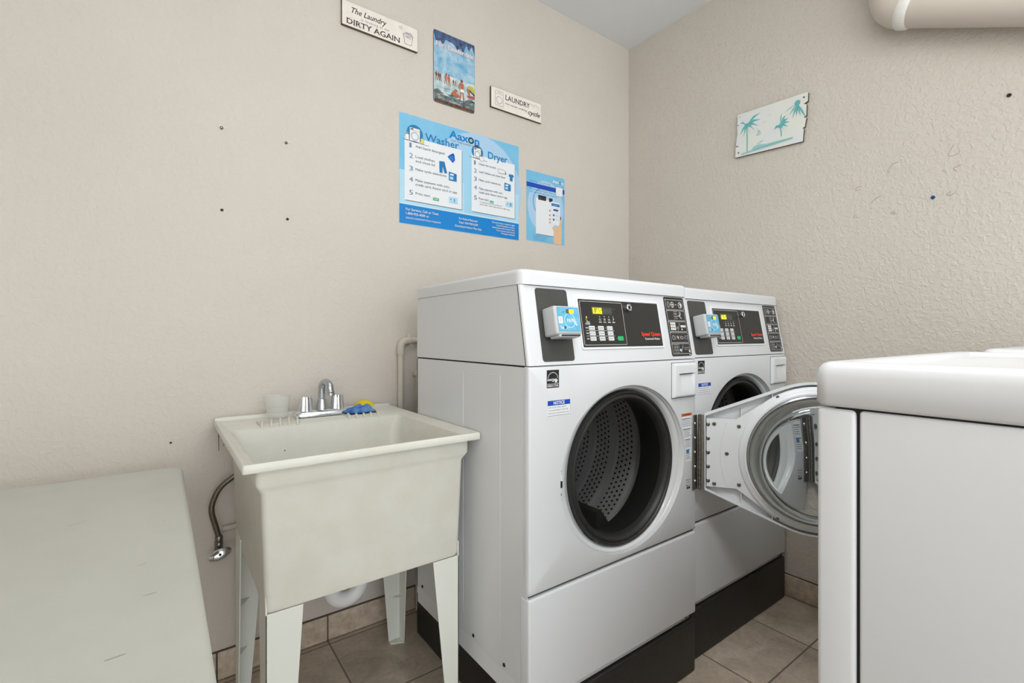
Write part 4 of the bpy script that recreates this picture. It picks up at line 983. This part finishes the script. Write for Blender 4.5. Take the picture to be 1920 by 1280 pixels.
P.rect(.148, .090, .206, .200, WHITEP, .004); P.line(rrect(.148, .090, .206, .200, .004), .0008, BLUE_P, True); P.rect(.151, .180, .203, .193, BLUE_M, .002); P.text('Aaxon Pay', .177, .1835, .005, LINE, w=.024, align='c')
P.rect(.163, .158, .194, .167, BLUE_D, .001); P.disc(.165, .137, .006, BLUE_M); P.disc(.165, .116, .006, BLUE_M)
for b_ in (.172, .150, .139, .133, .118): P.line([(.176, b_), (.198, b_)], .001, NUM)
P.poly([(.165, .0010), (.213, .0010), (.216, .070), (.214, .110), (.212, .130), (.206, .128), (.200, .092), (.180, .078), (.152, .082), (.164, .060)], SKIN)
P.rect(.206, .120, .2125, .136, mat('nail_brown', (110, 52, 44), .4), .002)
for b_ in (.155, .133, .114, .099): P.poly([(.148, b_+.006), (.138, b_+.003), (.137, b_-.003), (.148, b_-.006)], SKIN); P.poly([(.141, b_+.004), (.135, b_), (.140, b_-.004)], mat('nail_brown', (0, 0, 0)))
for k, t_ in enumerate(('Download the free app today at', 'the App Store or Google Play', 'and start doing laundry')): P.text(t_, .040, .024-k*.0085, .0042, BLUE_M, w=(.088, .080, .072)[k])
fin(T, P, 'printed_graphics', x0, z0)

# ------------------------------------------------------------------ beach board on the right wall
BB = thing('beach_sign', 'weathered white wooden board painted with teal palm trees on the right wall', 'sign', (XB, .958, 1.925))
bw, bh = .284, .187; tilt = math.radians(-3.2)
pts = [(0, 0), (.150, -.001), (.275, -.002), (.276, .046), (.271, .050), (.279, .054), (.283, .088), (.272, .091), (.282, .096), (.281, .140), (.270, .144), (.285, .152), (.284, bh-.003), (.279, bh), (.005, bh-.002), (.001, bh-.006), (.001, .142), (.010, .139), (.001, .136), (.004, .100), (.007, .097), (.002, .094), (.0, .052), (.014, .047), (-.001, .043)]
Fm = Matrix.Translation((XB-.012, .958, 1.925)) @ Matrix(((0, 0, -1, 0), (-1, 0, 0, 0), (0, 1, 0, 0), (0, 0, 0, 1))) @ Matrix.Rotation(tilt, 4, 'Z') @ Matrix.Translation((-bw/2, -bh/2, 0))
mb = MB(); bm = bmesh.new(); A = [bm.verts.new((a, b, 0)) for a, b in pts]; B = [bm.verts.new((a, b, -.0115)) for a, b in pts]; n = len(pts)
bm.faces.new(A); bm.faces.new(B[::-1])
for i in range(n): bm.faces.new((A[i], B[i], B[(i+1) % n], A[(i+1) % n]))
bmesh.ops.recalc_face_normals(bm, faces=bm.faces); mb.take(bm, WOODB, Fm)
ei = mb.mi(EDGE)
for f_ in mb.bm.faces:
    if abs(f_.normal.x) < .5: f_.material_index = ei
loc_build(mb, 'board', BB, (XB, .958, 1.925), smooth=False)
P = Print((0, 0, 0), (1, 0, 0), (0, 1, 0), lift=.0004); P.F = Fm @ P.F
def palm(cx, cy, s_, base, m, up=False):
    for a_, l_ in ((10, 1), (35, 1.15), (-15, .9), (-40, .85), (-70, .8), (-105, .8), (-130, .75), (150, .6)):
        if up: a_ += 50
        t = math.radians(a_); ex, ey = cx+s_*l_*math.cos(t), cy+s_*l_*math.sin(t); mx, my = (cx+ex)/2, (cy+ey)/2+s_*.14
        P.poly([(cx, cy+.003), (mx-.002, my+.005), (ex, ey), (mx+.002, my-.005), (cx, cy-.003)], m)
    P.disc(cx, cy, s_*.18, m)
    if base: P.line([(cx, cy), (cx+.006, (cy+base)/2), (cx+.008, base)], .004, m)
palm(.044, .126, .060, .012, TEAL); palm(.184, .084, .044, .040, TEAL, True)
for a_, l_ in ((205, .055), (235, .05), (255, .06), (270, .055), (285, .06), (298, .085)):
    t = math.radians(a_); P.poly([(.246, .156), (.246+l_*.5*math.cos(t)-.003, .156+l_*.5*math.sin(t)), (.246+l_*math.cos(t), .156+l_*math.sin(t)), (.246+l_*.5*math.cos(t)+.004, .156+l_*.5*math.sin(t))], TEAL)
P.disc(.247, .156, .011, TEAL); P.poly([(.091, .078), (.097, .096), (.108, .080)], TEAL2); P.poly([(.086, .075), (.109, .076), (.104, .071), (.090, .071)], TEAL2)
P.poly([(.022, .004), (.080, .008), (.140, .012), (.235, .018), (.240, .024), (.190, .026), (.130, .026), (.100, .032), (.080, .028), (.070, .016), (.030, .012)], TEAL2); P.line([(.08, .014), (.16, .019), (.235, .024)], .003, TEAL); P.line([(.095, .036), (.118, .044)], .004, TEAL2)
for a_, b_ in ((.140, .140), (.120, .117)): P.line([(a_-.008, b_-.001), (a_, b_+.003), (a_+.008, b_+.001)], .0014, TEAL2)
for a_, b_, r_ in ((.012, .171, .0018), (.270, .170, .0034), (.014, .018, .0034)): P.disc(a_, b_, r_, INKG)
loc_build(P, 'painting', BB, (XB, .958, 1.925), smooth=False)

# ------------------------------------------------------------------ anchors and scars left in the walls
ANC = mat('anchor_plastic', (214, 212, 202), .5); HOLE = mat('anchor_hole', (72, 66, 58), .7)
def wall_anchor(x_, z_, label, flap=0):
    q = (x_, YA, z_)
    T = thing('wall_anchor', label, 'wall anchor', q, group='empty screw anchors left in the back wall')
    mb = MB().lathe([(.0045, .002), (.0045, -.0025), (.0032, -.003), (.0024, -.001), (0, -.001)], HOLE, q, n=16); loc_build(mb, 'plug', T, q)
    mb = MB(); f_ = flap
    mb.prism([(x_-.012, z_+.004*f_+.003), (x_-.004, z_-.004*f_+.002), (x_+.012, z_+.002), (x_+.016, z_+.004), (x_-.004, z_+.006)] if f_ > 0 else [(x_-.009, z_-.003), (x_-.006, z_-.007), (x_+.014, z_-.005), (x_+.006, z_-.001), (x_, z_-.004)], YA-.0012, YA-.0002, ANC, 'y'); loc_build(mb, 'torn_paint', T, q, smooth=False)
for x_, z_, f_, l_ in ((.149, 1.694, 1, 'empty screw anchor, upper left of the four in the back wall'), (.332, 1.692, .5, 'empty screw anchor, upper right of the four in the back wall'), (.150, 1.441, 0, 'empty screw anchor, lower left of the four in the back wall'), (.336, 1.440, 0, 'empty screw anchor, lower right of the four in the back wall')): wall_anchor(x_, z_, l_, f_)
mb = MB().lathe([(.0032, .002), (.0032, -.002), (.001, -.0026), (0, -.001)], HOLE, (.022, YA, .742), n=12); mb.build('wall_plug', label='tiny screw left in the back wall low down, left above the utility sink', category='screw')
mb = MB().lathe([(0, 0), (.006, .001), (.0055, -.002), (.003, -.003), (0, -.002)], mat('anchor_blue', (24, 62, 132), .4), (0, 0, 0), 'y', 16, M=Matrix.Translation((XB-.001, .439, 1.511)) @ Matrix.Rotation(-PI/2, 4, 'Z')); mb.build('wall_plug', label='blue plastic wall plug in the right wall', category='wall plug')
mb = MB().lathe([(.0055, .001), (.005, -.002), (.003, -.0015), (0, 0)], INK, (0, 0, 0), 'y', 16, M=Matrix.Translation((XB-.001, .264, 1.777)) @ Matrix.Rotation(-PI/2, 4, 'Z')); mb.build('wall_plug', label='black wall plug high on the right wall below the duct', category='wall plug')
# raised plaster scars on the right wall
SCAR = mat('wall_scar', (182, 172, 158), .6)
mb = MB()
def scar(u0, pts, r=.0011):
    mb.tube(smooth_path([(XB-.0002, a, b) for a, b in pts], 5), r, SCAR, 6)
scar(0, [(.386, 1.670), (.395, 1.654), (.400, 1.640), (.395, 1.634), (.380, 1.637), (.372, 1.645)]); scar(0, [(.530, 1.655), (.545, 1.652), (.556, 1.640), (.560, 1.628), (.552, 1.630)]); scar(0, [(.415, 1.595), (.408, 1.586)]); scar(0, [(.370, 1.600), (.388, 1.592), (.380, 1.582)])
scar(0, [(.640, 1.60), (.655, 1.595), (.650, 1.585), (.642, 1.59)]); scar(0, [(.655, 1.50), (.662, 1.490), (.650, 1.488)]); scar(0, [(.540, 1.49), (.552, 1.482), (.538, 1.482), (.545, 1.475)]); scar(0, [(.58, 1.55), (.60, 1.54), (.61, 1.53)]); scar(0, [(.395, 1.52), (.405, 1.512), (.395, 1.508), (.385, 1.514)])
mb.build('wall_scratches', kind='structure')
mb = MB()
for pts in ([(.141, .775), (.141, .742), (.142, .700)], [(.142, .745), (.165, .744)], [(.155, .738), (.160, .728), (.153, .715)], [(.141, .79), (.143, .77)]):
    mb.tube(smooth_path([(a, YA-.0002, b) for a, b in pts], 4), .0010, mat('wall_crack', (120, 108, 94), .8), 6)
mb.build('wall_crack', kind='structure')
